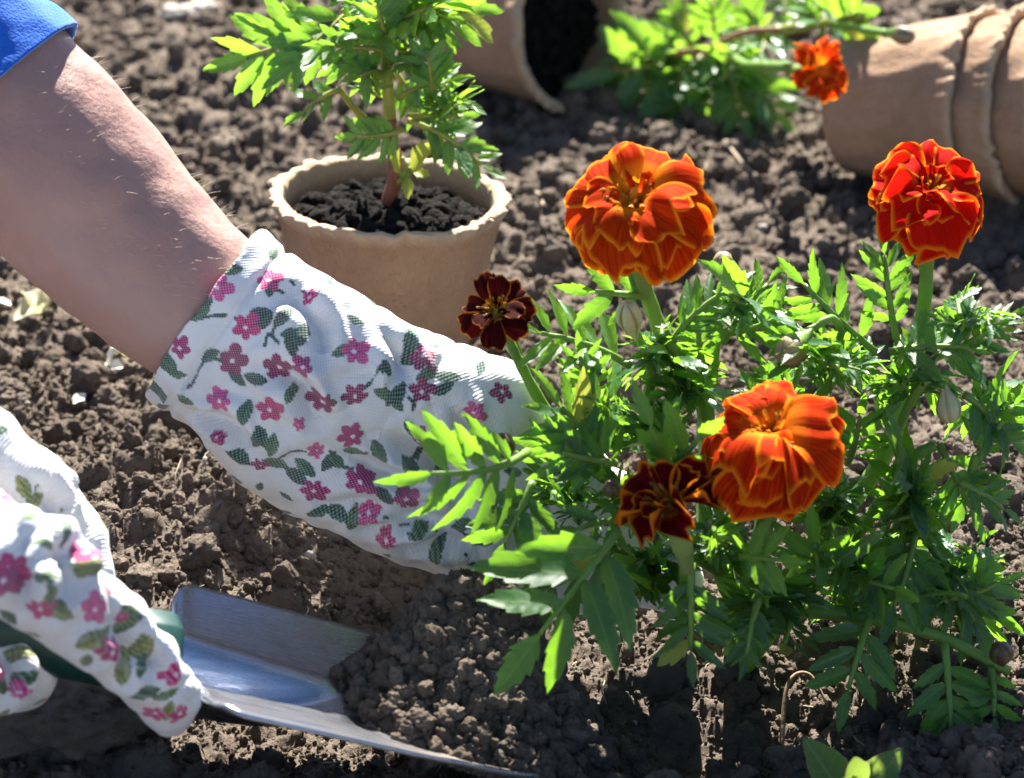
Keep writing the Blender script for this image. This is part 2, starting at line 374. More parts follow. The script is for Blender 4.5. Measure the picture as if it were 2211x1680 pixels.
# ------------------------------------------------------------------ peat pots
def pot_mesh(name, R, r, h, seed, jag=.0013, wall=.0026, base_in=True):
    n = 220; g = np.random.default_rng(seed); th = np.linspace(0, 2*math.pi, n, endpoint=False)
    ring = np.c_[np.cos(th), np.sin(th), np.zeros(n)]
    j1 = .8*fbm(ring*1.7+seed, 2, seed); j2 = .35*fbm(ring*7+seed, 2, seed+4)+.7*fbm(ring*29+seed, 3, seed+6)*(.5+noise(ring*3+seed, seed+12)); lip = np.abs(fbm(ring*7+seed+5, 3, seed+9))
    V, rim = [], []
    prof = [(0, .0), (.6, .0), (1, .0)]
    rows = []
    zs = np.linspace(0, 1, 15)
    rows.append((.02, 0, 0)); rows.append((r*.9, .0, 0)); rows.append((r, .002, 0))
    for s in zs[1:]: rows.append((r+(R-r)*s, h*s, s))
    for k, (q, z, s) in enumerate(rows):
        jz = (jag*j1+jag*.9*j2)*max(0, (s-.8)/.2); out = (.0008+.0026*lip)*max(0, (s-.9)/.1)
        w = .0007*fbm(np.c_[ring[:, :2]*4, np.full(n, s*4)]+seed, 3, seed+2)*(s > 0)
        rr = q+out+w
        V.append(np.c_[ring[:, 0]*rr, ring[:, 1]*rr, z+jz]); rim.append(np.full(n, max(0, (s-.93)/.07)))
    jz = jag*j1+jag*.9*j2; out = .0008+.0026*lip
    V.append(np.c_[ring[:, 0]*(R+out-wall*.45), ring[:, 1]*(R+out-wall*.45), h+jz+.0007]); rim.append(np.ones(n))
    for s in (1., .97, .9, .75, .5, .25, .06):
        jj = jz*max(0, (s-.8)/.2); rr = r+(R-r)*s-wall+.0006*j2
        V.append(np.c_[ring[:, 0]*rr, ring[:, 1]*rr, h*s+jj]); rim.append(np.full(n, .7 if s > .95 else 0.))
    V.append(np.c_[ring[:, 0]*.02, ring[:, 1]*.02, np.full(n, .004)]); rim.append(np.zeros(n))
    F = grid_faces(len(V), n, True)
    return mesh_data(name, np.concatenate(V), F, M_PEAT, attrs={"rim": np.concatenate(rim)})
def axis_matrix(loc, z_axis, roll=0.0):
    z = Vector(z_axis).normalized(); q = z.to_track_quat('Z', 'Y')
    return Matrix.Translation(loc) @ q.to_matrix().to_4x4() @ Matrix.Rotation(roll, 4, 'Z')
POT_R, POT_r, POT_h = .0394, .0265, .0745
pot_c = PZ(826, 868, .0); pot_c.z = ground_z(pot_c.x, pot_c.y, base_H)+.002
potm = axis_matrix(pot_c, (.05, .02, 1), 1.0)
peat_pot = obj("peat_pot", pot_mesh("peat_pot", POT_R, POT_r, POT_h, 4), None, potm)
tag(peat_pot, "upright brown peat pot holding a leafy seedling in dark soil, behind the gloved hand", "pot", "brown peat pots")
# dark compost in it
def disc_soil(name, mat4, R, amp, mat, seed, label, dome=0.0, crumbs=500, cmax=.0042):
    n, m = 90, 34; th = np.linspace(0, 2*math.pi, n, endpoint=False); V = []
    for k in range(m):
        q = R*(k+.02)/(m-1)
        V.append(np.c_[np.cos(th)*q, np.sin(th)*q, np.full(n, dome*(1-(q/R)**2))])
    V = np.concatenate(V); V[:, 2] += amp*fbm(V*260, 4, seed)+amp*1.2*fbm(V*70, 2, seed+3)
    V = np.concatenate([V, V[-n:]*[.9, .9, 0]+[0, 0, -.006]])
    o = obj(name, mesh_data(name, V, grid_faces(m+1, n, True), mat), None, mat4)
    g = np.random.default_rng(seed); q = R*.93*np.sqrt(g.random(crumbs)); t = g.uniform(0, 6.283, crumbs); s = .0009*(cmax/.0009)**(g.random(crumbs)**1.3)
    return o, np.c_[np.cos(t)*q, np.sin(t)*q, dome*(1-(q/R)**2)+s*.35], s
PCLODS = [clod_mesh("compost_clod", 40+s, M_POTSOIL, 3) for s in range(6)]
so, pts, ss = disc_soil("potting_compost", potm @ Matrix.Translation((0, 0, POT_h*.84)), .0342, .0014, M_POTSOIL, 8, "", .003, 900, .0050)
tag(so, "dark damp compost filling the upright peat pot", None, None, "stuff")
scatter("compost_crumbs", pts, ss, PCLODS, None, so, 9)

# pot lying on its side with soil in its mouth
def lying_pot(px, py, phi, name_seed, along=0.0, POT_r=POT_r, POT_h=POT_h):
    """pot lying on the soil: rim's lowest point at the pixel, mouth turned to the right and phi towards the camera"""
    tilt = math.atan((POT_R-POT_r)/POT_h)
    z = Vector((math.cos(phi)*math.cos(tilt), -math.sin(phi)*math.cos(tilt), math.sin(tilt)))
    c = PZ(px, py, .002); side = Vector((math.cos(phi), -math.sin(phi), 0))
    upv = Vector((-side.x*math.sin(tilt), -side.y*math.sin(tilt), math.cos(tilt)))
    rim_c = c+upv*POT_R+z*along
    return axis_matrix(rim_c-z*POT_h, z, name_seed*1.3), z
m4, zax = lying_pot(1262, 232, rad(38), 2)
pot_b = obj("peat_pot", pot_mesh("peat_pot_lying", POT_R, POT_r, POT_h, 12), None, m4)
tag(pot_b, "peat pot lying tipped over, its open mouth showing soil beside the fallen plant", "pot", "brown peat pots")
so2, pts, ss = disc_soil("root_ball", m4 @ Matrix.Translation((0, 0, POT_h*.80)), .0338, .0018, M_POTSOIL, 18, "", .002, 350, .0034)
tag(so2, "dark soil packed inside the tipped peat pot", None, None, "stuff")
scatter("root_ball_crumbs", pts, ss, PCLODS, None, so2, 19)
for k, lab in enumerate(("outermost peat pot of the nested stack, its base toward the orange flower",
                         "middle peat pot nested between two others in the stack lying on its side",
                         "innermost peat pot of the nested stack lying on its side, deepest in the others")):
    m4, zax = lying_pot(2150, 424, rad(31), 3+k, 0, .0285, .064)
    m4 = Matrix.Translation(zax*(.0175*k)) @ m4
    o = obj("peat_pot", pot_mesh("peat_pot_nested", POT_R*1.0, .0285, .064, 22+k), None, m4)
    tag(o, lab, "pot", "brown peat pots")

# ------------------------------------------------------------------ trowel
def metal():
    k = NT("brushed_steel"); m = k.n("ShaderNodeMapping"); m.inputs["Scale"].default_value = (.04, 1, 1); k.l(k.obj(), m.inputs[0])
    n = k.noise(1500, 3, .6, m.outputs[0]); s = k.noise(60, 4, .6)
    c = k.mix(k.ramp(s, [(.5, (0, 0, 0)), (.8, (1, 1, 1))]), (.33, .36, .43, 1), (.25, .26, .29, 1))
    d = k.noise(34, 6, .75, dist=.6); dust = k.attr("dust").outputs["Fac"]
    df = k.math('MULTIPLY', k.ramp(d, [(.40, (0, 0, 0)), (.60, (1, 1, 1))]), k.math('ADD', k.math('MULTIPLY', dust, .85), .10))
    r = k.math('ADD', k.math('MULTIPLY', n, .16), .20)
    nb = k.bump(n, .12, .0004)
    return k.done(k.mixsh(df, k.bsdf(c, r, .5, nb, Metallic=1.0), k.bsdf((.20, .165, .14, 1), .9, .1)))
def plastic():
    k = NT("green_plastic"); n = k.noise(300, 3)
    return k.done(k.bsdf((.008, .042, .037, 1), k.math('ADD', k.math('MULTIPLY', n, .2), .3), .45, k.bump(n, .1, .0004)))
M_STEEL, M_GREEN = metal(), plastic()
t_c = PZ(352, 1418, .048); t_tip = PZ(1235, 1632, -.004)
tx = (t_tip-t_c).normalized(); ty0 = Vector((0, 0, 1)).cross(tx).normalized(); tz = tx.cross(ty0).normalized()
ROLL = rad(0); ty = (ty0*math.cos(ROLL)+tz*math.sin(ROLL)).normalized(); tz = tx.cross(ty)
trowel = empty("trowel"); trowel_m = Matrix((( tx.x, ty.x, tz.x, t_c.x), (tx.y, ty.y, tz.y, t_c.y), (tx.z, ty.z, tz.z, t_c.z), (0, 0, 0, 1))); trowel.matrix_local = trowel_m
tag(trowel, "steel garden trowel with a green plastic handle carrying a heap of soil", "trowel")
BL, BW = (t_tip-t_c).length-.006, .0360
us = np.concatenate([np.linspace(0, .1, 10), np.linspace(.12, .9, 34), np.linspace(.92, 1, 10)]); vs = np.linspace(-1, 1, 61)
def blade_z(u, v, hw):
    y = v*hw
    zz = .0085*(np.abs(v)**2.1)*min(1, u/.05+.5)*(1-.5*max(0, u-.6)/.4)-.003
    ch = .0100*max(0, 1-(u/.40)**3); cw = .0105-.0035*min(1, u/.4)
    return zz-ch*np.exp(-(y/cw)**6)+.0012*np.exp(-((np.abs(y)-cw*1.35)/.0028)**2)*(u < .40)
V, dust = [], []
for u in us:
    if u < .07: hw = BW*(.60+.40*math.sqrt(max(0, 1-(1-u/.07)**2)))
    elif u < .45: hw = BW*(1-.03*((u-.07)/.38))
    else:
        q = (u-.45)/.55; hw = BW*.97*math.sqrt(max(1e-4, 1-q**2.3))*(1-.06*q)
    zz = blade_z(u, vs, hw)
    V.append(np.c_[np.full(len(vs), .006+u*BL), vs*hw, zz]); dust.append(np.clip((u-.34+.08*vs)/.3, 0, 1)*np.ones(len(vs)))
me = mesh_data("blade", np.concatenate(V), grid_faces(len(us), len(vs)), M_STEEL, attrs={"dust": np.concatenate(dust)})
blade = obj("blade", me, trowel); md = blade.modifiers.new("thickness", 'SOLIDIFY'); md.thickness = .0014; md.offset = -1
def lathe(prof, n=40, squash=1.0):
    th = np.linspace(0, 2*math.pi, n, endpoint=False)
    return np.concatenate([np.c_[np.full(n, x), np.cos(th)*r, np.sin(th)*r*squash] for x, r in prof]), grid_faces(len(prof), n, True)
prof = [(.002, .001), (.002, .0128), (-.001, .0140), (-.003, .0140), (-.006, .0135), (-.008, .0118), (-.013, .0114), (-.0135, .0106), (-.0145, .0106), (-.015, .0116), (-.03, .0122), (-.055, .0138), (-.08, .0128), (-.10, .0112), (-.115, .0125), (-.122, .0105), (-.126, .004), (-.1265, .0003)]
v, f = lathe([(x, r*.9) for x, r in prof[5:]], 48); hm = obj("handle", mesh_data("handle", v+[0, 0, -.001], f, M_GREEN), trowel)
v, f = lathe([(-.0085, .0003), (-.0085, .0118), (-.0075, .0126), (-.0012, .0132), (.001, .0126), (.0016, .0110), (.0016, .0003)], 10)
cm = obj("collar", mesh_data("collar", v+[0, 0, -.001], f, M_GREEN, smooth=False), trowel)
bv = cm.modifiers.new("bevel", 'BEVEL'); bv.width = .0008; bv.segments = 2

# heap of soil on the blade
hc_l = Vector((.103, .008, 0))
n, m = 220, 110; th = np.linspace(0, 2*math.pi, n, endpoint=False); V = []
RX, RYH = .052, .0325
for k in range(m):
    q = (k+.01)/(m-1)
    V.append(np.c_[np.cos(th)*q*RX, np.sin(th)*q*RYH, np.full(n, q)])
V = np.concatenate(V); q = V[:, 2].copy()
ang = np.c_[V[:, 0]*40, V[:, 1]*40, np.zeros(len(V))]
irr = 1+.16*fbm(np.c_[np.cos(np.tile(th, m))*1.6, np.sin(np.tile(th, m))*1.6, np.zeros(len(V))], 3, 61)*q
V[:, :2] *= irr[:, None]
peak = np.exp(-(((V[:, 0]-.004)/.030)**2+((V[:, 1]-.014)/.018)**2))
hz = (.020*(1-q**1.9)+.026*peak*(1-q**3)+.004*fbm(ang*1.6, 3, 66)*(1-q**4))
hz += .0012*fbm(np.c_[V[:, 0], V[:, 1], hz]*330, 4, 67)*(1-q**6)+.0016*fbm(np.c_[V[:, 0], V[:, 1], hz]*110, 3, 68)*(1-q**6)
uu = np.clip((V[:, 0]+hc_l.x-.006)/BL, 0, 1); vv = np.clip((V[:, 1]+hc_l.y)/BW, -1, 1)
under = np.where(uu < .97, .0085*np.abs(vv)**2.1*(1-.5*np.clip(uu-.6, 0, 1)/.4)-.004, -.006)
V = np.c_[V[:, 0]+hc_l.x, V[:, 1]+hc_l.y, under]
hw = V.astype(float) @ np.array([tx, ty, tz])+np.array(t_c); hw[:, 2] += hz
heap = obj("soil_heap", mesh_data("soil_heap", hw, grid_faces(m, n, True), M_SOIL))
tag(heap, "heap of freshly dug soil lying on the trowel blade", None, None, "stuff")
g = np.random.default_rng(77); NH = 9000; pick = g.choice(len(hw), NH); sz = .0004*(.0038/.0004)**(g.random(NH)**6)
hp = hw[pick]; ok = ~((hp[:, 0] < hw[:, 0].mean()-.05) & (sz > .003))
scatter("heap_crumbs", (hp+np.c_[np.zeros(NH), np.zeros(NH), sz*.3])[ok], sz[ok], CLODS, None, heap, 78)

# ------------------------------------------------------------------ plants
def leaflet_shape(name, seed, mat, W=.17, teeth=5, fold=.35, curl=.25, detail=34, tooth=.36):
    """one leaf blade of length 1 along +x, lanceolate, toothed, folded along its midrib"""
    g = np.random.default_rng(seed); s = np.linspace(0, 1, detail)
    w = W*np.sin(math.pi*np.clip(s, 0, 1)**.85)**.85*(1-.25*(s < .12)); w[0] = .018; w[-1] = .002
    ph = (s*teeth+g.random()*.5) % 1; cols = np.array([-1, -.55, 0, .55, 1.0]); V, uv = [], []
    c1, tw, wav = curl*g.uniform(.2, 1.3)*g.choice([1, 1, 1, -.5]), g.uniform(-.5, .5), g.uniform(.02, .06)
    bend = g.uniform(-.10, .10)
    for k, x in enumerate(s):
        for side in cols:
            t = (tooth*((ph[k] if side < 0 else (ph[k]+.4) % 1)**1.6-.2) if .2 < x < .93 else 0)*abs(side)**2
            y = side*w[k]*(1+t); xs = x+abs(side)*w[k]*t*.9
            z = fold*abs(y)*(1+.5*math.sin(x*5+seed))-c1*x*x+wav*math.sin(x*9+seed+side*2.2)*abs(side)*.35
            a = tw*x; V.append((xs, y*math.cos(a)-z*math.sin(a)*.3+bend*x*x, z+y*math.sin(a))); uv.append((side, x))
    return mesh_data(name, V, grid_faces(detail, 5), mat, uv=uv)
SHAPES = [leaflet_shape("leaflet", s, M_LEAF, random.uniform(.105, .140), random.choice([4, 5, 6]), random.uniform(.15, .55), random.uniform(.1, .4)) for s in range(14)]
SHAPES_BROAD = [leaflet_shape("leaflet", 60+s, M_LEAF, random.uniform(.125, .160), 5, random.uniform(.1, .45), random.uniform(.05, .35)) for s in range(8)]
SHAPES_PALE = [leaflet_shape("leaflet", 30+s, M_LEAF_PALE, random.uniform(.13, .175), 4, random.uniform(.15, .5), random.uniform(.1, .4)) for s in range(10)]
SHAPES_YEL = [leaflet_shape("leaflet", 80+s, M_LEAF_YELLOW, random.uniform(.22, .28), 3, .3, .25) for s in range(3)]
def frame(o, x, n):
    x = x.normalized(); n = (n-x*n.dot(x)).normalized(); y = n.cross(x)
    return x, y, n
def mat_from(o, x, y, z, s):
    return Matrix(((x.x*s, y.x*s, z.x*s, o.x), (x.y*s, y.y*s, z.y*s, o.y), (x.z*s, y.z*s, z.z*s, o.z), (0, 0, 0, 1)))
VIEW = Vector((0, -math.cos(PITCH), math.sin(PITCH)))
def compound(plant, base, tip, pairs=4, size=.42, normal=None, arch=.12, shapes=None, spread=55, stemmat=None, seed=0, sep=True, rr=.0009, jit=.35, first=.20, termscale=.92):
    """a pinnate leaf: rachis from base to tip, leaflets left and right and one at the end"""
    g = random.Random(seed*31+int(base.x*1e5)+int(tip.z*1e5)); shapes = shapes or SHAPES
    L = (tip-base).length; up = Vector((0, 0, 1)); n0 = normal or (up*.8+VIEW*.7)
    d = (tip-base).normalized(); n0 = (n0-d*n0.dot(d)).normalized()
    term = size*L*termscale; end = tip-d*term*.92
    mid = (base+end)*.5+n0*arch*L+d.cross(n0)*g.uniform(-.06, .06)*L
    C = [base*((1-t)**2)+mid*(2*t*(1-t))+end*(t*t) for t in [k/10 for k in range(11)]]
    def at(t):
        t = min(max(t, 0), 1); p = base*((1-t)**2)+mid*(2*t*(1-t))+end*(t*t); q = (mid-base)*(1-t)+(end-mid)*t
        return p, q.normalized()
    v, f = tube(C, [rr*(1.25-.6*k/10) for k in range(11)], 6)
    parts = []
    pairs = pairs+1 if pairs > 2 and shapes is not SHAPES_BROAD else pairs
    for k in range(pairs):
        t = first+(1-first)*(k/(max(pairs, 1)))+.02
        for sgn in (1, -1):
            p, q = at(t+g.uniform(-.035, .035)); q, yv, n = frame(p, q, n0+Vector((g.uniform(-1, 1), g.uniform(-1, 1), g.uniform(-1, 1)))*jit*.6)
            A = rad(spread+g.uniform(-9, 9)-12*k/pairs); x = q*math.cos(A)+yv*(sgn*math.sin(A))+n*g.uniform(-.15, .25)
            l = L*size*(.62+.55*math.sin(math.pi*(.25+.55*(k+.5)/pairs)))*g.uniform(.85, 1.12)
            nn = n+yv*(-sgn*g.uniform(-.1, .55))*1+Vector((g.uniform(-1, 1), g.uniform(-1, 1), g.uniform(-1, 1)))*jit
            x, yv2, nn = frame(p, x, nn); parts.append((p, x, yv2, nn, l))
    p, q = at(1.0); q, yv, n = frame(p, (tip-p) if (tip-p).length > 1e-5 else q, n0+Vector((g.uniform(-1, 1), g.uniform(-1, 1), g.uniform(-1, 1)))*jit*.5)
    parts.append((p, q, yv, n, term))
    lf = obj("leaf", mesh_data("leaf_stalk", v, f, stemmat or M_STEM), plant) if sep else None
    out = []
    for (p, x, y, n, l) in parts:
        sh = shapes[g.randrange(len(shapes))]
        if sep and g.random() < .02: sh = SHAPES_YEL[g.randrange(3)]
        M = mat_from(p, x, y, n, l)
        if sep: obj("leaflet", sh, lf, M)
        else: out.append((sh, M))
    return lf if sep else (out, v, f)
_cache = {}
def join_instances(name, items, tubes, mats, parent):
    """many small leaves joined into one mass"""
    VV, FF, UU, MI, off = [], [], [], [], 0
    for sh, M in items:
        if sh.name not in _cache:
            a = np.empty(len(sh.vertices)*3, dtype=np.float32); sh.vertices.foreach_get("co", a)
            i = np.empty(len(sh.loops), dtype=np.int32); sh.loops.foreach_get("vertex_index", i)
            u = np.empty(len(sh.loops)*2, dtype=np.float32); sh.uv_layers[0].data.foreach_get("uv", u)
            uvv = np.zeros((len(sh.vertices), 2), dtype=np.float32); uvv[i] = u.reshape(-1, 2)
            _cache[sh.name] = (a.reshape(-1, 3), i.reshape(-1, 4), uvv)
        a, i, uvv = _cache[sh.name]; m = np.array(M)
        VV.append(a @ m[:3, :3].T+m[:3, 3]); FF.append(i+off); UU.append(uvv); MI.append(np.zeros(len(i), dtype=np.int32)); off += len(a)
    for v, f in tubes:
        q = np.array([x for x in f if len(x) == 4]); v = np.array([tuple(p) for p in v])
        VV.append(v); FF.append(q+off); UU.append(np.c_[np.zeros(len(v)), np.zeros(len(v))]); MI.append(np.ones(len(q), dtype=np.int32)); off += len(v)
    me = mesh_data(name, np.concatenate(VV), np.concatenate(FF), None, uv=np.concatenate(UU))
    for m in mats: me.materials.append(m)
    me.polygons.foreach_set("material_index", np.concatenate(MI)); me.update()
    return tag(obj(name, me, parent), None, None, None, "stuff")

# petals and flowers
PS = np.array([0, .08, .2, .34, .46, .56, .65, .73, .80, .86, .91, .95, .98, 1.0]); PT = np.array([-1, -.95, -.88, -.78, -.66, -.52, -.36, -.18, 0, .18, .36, .52, .66, .78, .88, .95, 1.0])
def petal_shape(name, seed, mat, W=.42, ruffle=.09, cup=.25, recurve=.35, notch=.05, roll=0.0):
    g = np.random.default_rng(seed); V, uv, ed = [], [], []
    g_edge = g.uniform(-.22, .18)
    a1, a2, p1, p2, p3 = g.uniform(.6, 1.2), g.uniform(.5, 1.1), *g.uniform(0, 6.28, 3)
    for s in PS:
        for t in PT:
            prof = .16+.84*np.sin(min(1, s*1.02)*math.pi/2)**1.25
            endr = math.sqrt(max(0, 1-abs(t)**2.8))
            x = s*(.80+.20*endr+notch*math.cos(t*5.5+p1)*s*s+.020*math.sin(t*9+p2)*s*s+.010*math.sin(t*19+p3)*s*s); y = t*W*prof*(1-.12*s**6)
            z = cup*s*(1-s)*1.6-recurve*s**2.2+cup*.45*t*t*(s-.3)
            z += ruffle*s**2*(a1*math.sin(t*3.3+p1)+.75*a2*math.sin(t*6.7+p2+s*2)+.45*s*s*math.sin(t*11+p3))
            z += roll*abs(t)**3*s+g_edge*s**3*abs(t)**2.5
            y += .05*s*s*math.sin(s*7+p3)*W
            V.append((x, y, z)); uv.append((t, s))
            ed.append(max(s**1.2 if s > .5 else 0, (abs(t) if s > .12 else abs(t)*.9)))
    me = mesh_data(name, V, grid_faces(len(PS), len(PT)), mat, uv=uv, attrs={"edge": ed, "tone": np.full(len(V), g.random())})
    md_ = me; return md_
def floret_shape(name, mat, seed):
    """a tiny tongue with a notched, outward-curled tip"""
    V, F = [], []
    for k, (w, x, z) in enumerate(((.03, 0, 0), (.045, .02, .3), (.06, .03, .6), (.085, .08, .85), (.075, .17, 1.0), (.015, .22, 1.04))):
        V += [(x+abs(w)*.9, -w, z), (x, 0, z-.01), (x+abs(w)*.9, w, z)]
    for k in range(5):
        for c in (0, 1): a = k*3+c; F.append((a, a+1, a+4, a+3))
    return mesh_data(name, V, F, mat)
def flower(plant, centre, face, D, rings, mat, discmat, seed, florets=26, disc_r=.13, W=.46, calyx_to=None, calyx_mat=None, ruffle=.18, disc_h=.16, roll=0.0):
    """rings: (count, length/radius, lift degrees, cup, recurve)"""
    g = random.Random(seed); z = Vector(face).normalized(); root = empty("flower", centre, plant)
    q = z.to_track_quat('Z', 'Y').to_matrix(); R = D/2
    shapes = {}
    for ri, (cnt, ln, lift, cup, rec) in enumerate(rings):
        sh = [petal_shape("petal", seed*10+ri*5+k, mat, W*(1.0+.1*g.uniform(-1, 1)), ruffle*g.uniform(.7, 1.3), cup*g.uniform(.6, 1.4), rec*g.uniform(.5, 1.5), .05, roll) for k in range(5)]
        off = g.random()*6.28
        for k in range(cnt):
            a = off+2*math.pi*(k+g.uniform(-.18, .18))/cnt; el = rad(lift+g.uniform(-15, 13))
            r = Vector((math.cos(a), math.sin(a), 0)); x = r*math.cos(el)+Vector((0, 0, 1))*math.sin(el)
            n = Vector((0, 0, 1))*math.cos(el)-r*math.sin(el)+Vector((-r.y, r.x, 0))*g.uniform(-.6, .6)
            x, y, n = frame(None, x, n); o = r*(R*.07)+Vector((0, 0, R*(.02+.05*ri)))
            l = R*ln*g.uniform(.80, 1.10)
            obj("petal", sh[g.randrange(5)], root, mat_from(q @ o, q @ x, q @ y, q @ n, l))
    fs = floret_shape("floret", discmat, seed); VV = []
    disc = []
    a0 = np.array([v.co[:] for v in fs.vertices]); i0 = [tuple(p.vertices) for p in fs.polygons]; V, F = [], []
    for k in range(florets):
        rr = disc_r*math.sqrt((k+.5)/florets); a = k*2.39996; c = Vector((rr*math.cos(a)*R, rr*math.sin(a)*R, R*.03))
        d = Vector((math.cos(a)*rr*2.2+g.uniform(-.35, .35), math.sin(a)*rr*2.2+g.uniform(-.35, .35), 1)).normalized()
        x, y, n = frame(None, Vector((-d.y, d.x, .01+d.z*.3)).cross(d), d); h = R*(disc_h*1.7)*g.uniform(.55, 1.35)*(1-.2*rr/disc_r)
        m = np.array(mat_from(q @ c, q @ x, q @ y, q @ n, h)); off = len(V)
        V += (a0 @ m[:3, :3].T+m[:3, 3]).tolist(); F += [tuple(i+off for i in f) for f in i0]
    obj("flower_centre", mesh_data("flower_centre", V, F, discmat), root)
    if calyx_to is not None:
        d = Vector(calyx_to)-Vector(centre); L = d.length; pts = bez([Vector(centre)+z*R*.02-Vector(centre), -z*R*.42+d*.12, -z*R*.30+d*.55, d], 6)
        n = len(pts); rr = []
        for k in range(n):
            t = k/(n-1); rr.append(R*(.19+.07*math.sin(min(1, t*2.2)*math.pi))*(1-t)**.8+.0016*(1 if t > .5 else t*2))
        v, f = tube(pts, rr, 14); obj("calyx", mesh_data("calyx", v, f, calyx_mat or M_STEM), root)
    return root
DOUBLE = [(6, 1.05, -22, .35, .45), (6, 1.0, 6, .55, .42), (6, .84, 28, .5, .30), (3, .46, 40, .35, .25)]
def stem(plant, pts, r0, r1, mat=None, name="stem"):
    C = bez(pts, 8); n = len(C); v, f = tube(C, [r0+(r1-r0)*k/(n-1)+.00012*math.sin(k*1.7) for k in range(n)], 9)
    return obj(name, mesh_data(name, v, f, mat or M_STEM), plant)
def bud(plant, neck, tip, r, mat, green=None, seed=0):
    d = Vector(tip)-Vector(neck); L = d.length; root = empty("bud", neck, plant); x = d.normalized()
    a = x.orthogonal().normalized(); b = x.cross(a); n, m = 25, 22; V = []
    prof = lambda t: (.22+.78*math.sin(min(1, t*1.5)*math.pi/2)**1.5)*math.sqrt(max(.0, 1-max(0, (t-.55)/.45)**2.4))*(1 if t < .99 else .02)
    for k in range(m):
        t = k/(m-1)
        for j in range(n-1):
            th = 2*math.pi*j/(n-1); q = r*prof(t)*(.86+.20*abs(math.cos(th*2.5))**.6*min(1, t*1.6))
            V.append(x*(L*t)+(a*math.cos(th)+b*math.sin(th))*q)
    rib = [abs(math.cos(2*math.pi*j/(n-1)*2.5))**.6 for _ in range(m) for j in range(n-1)]
    k = int(m*.5)
    obj("bud_tip", mesh_data("bud_tip", [tuple(v) for v in V[(k-1)*(n-1):]], grid_faces(m-k+1, n-1, True), mat, attrs={"rib": rib[(k-1)*(n-1):]}), root)
    obj("bud_base", mesh_data("bud_base", [tuple(v) for v in V[:k*(n-1)]], grid_faces(k, n-1, True), green or M_STEM, attrs={"rib": rib[:k*(n-1)]}), root)
    return root

# ---- the big marigold being planted
PB = PZ(1590, 1395, .0); PB.z = ground_z(PB.x, PB.y)-.004
plant = empty("marigold_plant", PB)
tag(plant, "bushy flowering marigold with five orange, red and maroon blooms being planted beside the gloved hand", "plant")
class Rel(Vector): pass
def Q(px, py, Y): return PY(px, py, Y)-PB              # a point relative to the plant's foot
YB = PB.y
S = stem
zero = Vector((0, 0, 0))
J1, J2, J3, J4, J5 = Q(1560, 1230, YB-.005), Q(1640, 1200, YB+.0), Q(1720, 1230, YB+.01), Q(1450, 1180, YB-.02), Q(1700, 1330, YB-.02)
S(plant, [zero, Q(1585, 1300, YB), J1, Q(1530, 1000, YB+.005), Q(1515, 850, YB+.005), Q(1440, 740, YB), Q(1392, 620, YB-.005), Q(1385, 540, YB-.006)], .0036, .0019)
S(plant, [J2*.5, J2, Q(1655, 1120, YB-.03), Q(1672, 1060, YB-.05)], .0030, .0024)
S(plant, [zero, J3, Q(1900, 1000, YB+.015), Q(1970, 800, YB+.02), Q(1995, 660, YB+.02), Q(2006, 510, YB+.015)], .0032, .0019)
S(plant, [J1, J4, Q(1480, 1260, YB-.045), Q(1480, 1190, YB-.06)], .0024, .0020)
S(plant, [J1, Q(1320, 1050, YB), Q(1190, 900, YB-.005), Q(1120, 780, YB-.01), Q(1092, 715, YB-.012)], .0022, .0013)
S(plant, [zero, J5, Q(1850, 1330, YB-.03), Q(2020, 1370, YB-.035), Q(2180, 1450, YB-.04)], .0030, .0015)
S(plant, [J3, Q(1850, 1150, YB+.0), Q(1960, 1000, YB-.005), Q(2020, 960, YB-.005)], .0024, .0016)
S(plant, [J3, Q(1900, 1180, YB-.01), Q(2060, 1110, YB-.01), Q(2110, 980, YB-.01)], .0022, .0014)
S(plant, [J1, Q(1440, 1090, YB), Q(1400, 900, YB+.002), Q(1405, 790, YB), Q(1365, 705, YB-.004)], .0020, .0013)
S(plant, [J2, Q(1660, 1000, YB+.01), Q(1790, 830, YB+.012), Q(1800, 790, YB+.012)], .0022, .0014)
S(plant, [Q(1800, 790, YB+.012), Q(1815, 720, YB+.008), Q(1795, 688, YB+.0), Q(1745, 715, YB-.004)], .0012, .0012)
S(plant, [Q(1935, 940, YB), Q(1965, 870, YB-.004), Q(2005, 818, YB-.006), Q(2042, 835, YB-.008)], .0012, .0016)
S(plant, [zero, Q(1610, 1240, YB-.005), Q(1520, 1150, YB), Q(1530, 900, YB+.015), Q(1560, 640, YB+.02)], .0024, .0012)
def fl(px, py, Y): return Q(px, py, Y)
flower(plant, fl(1369, 452, YB-.012), Vector((-.02, -.64, .74)), .0350, DOUBLE, M_PET_ORANGE, M_DISC, 1, 300, .32, .74, fl(1388, 640, YB-.005), disc_h=.22)
flower(plant, fl(1665, 945, YB-.055), Vector((.03, -.42, .90)), .0360, DOUBLE, M_PET_FLAME, M_DISC, 2, 260, .29, .72, fl(1662, 1130, YB-.04), disc_h=.20)
flower(plant, fl(2004, 420, YB+.014), Vector((.04, -.52, .85)), .0300, DOUBLE[:3]+[(5, .42, 52, .2, .05)], M_PET_RED, M_DISC, 3, 220,   .26, .72, fl(2000, 600, YB+.02), disc_h=.22)
flower(plant, fl(1070, 672, YB-.014), Vector((-.12, -.80, .6)), .0200, [(7, 1.0, 4, .2, .2), (3, .85, 28, .2, .1)], M_PET_MAROON, M_DISC_DULL, 4, 90, .24, .40, fl(1118, 770, YB-.008), disc_h=.2, ruffle=.06)
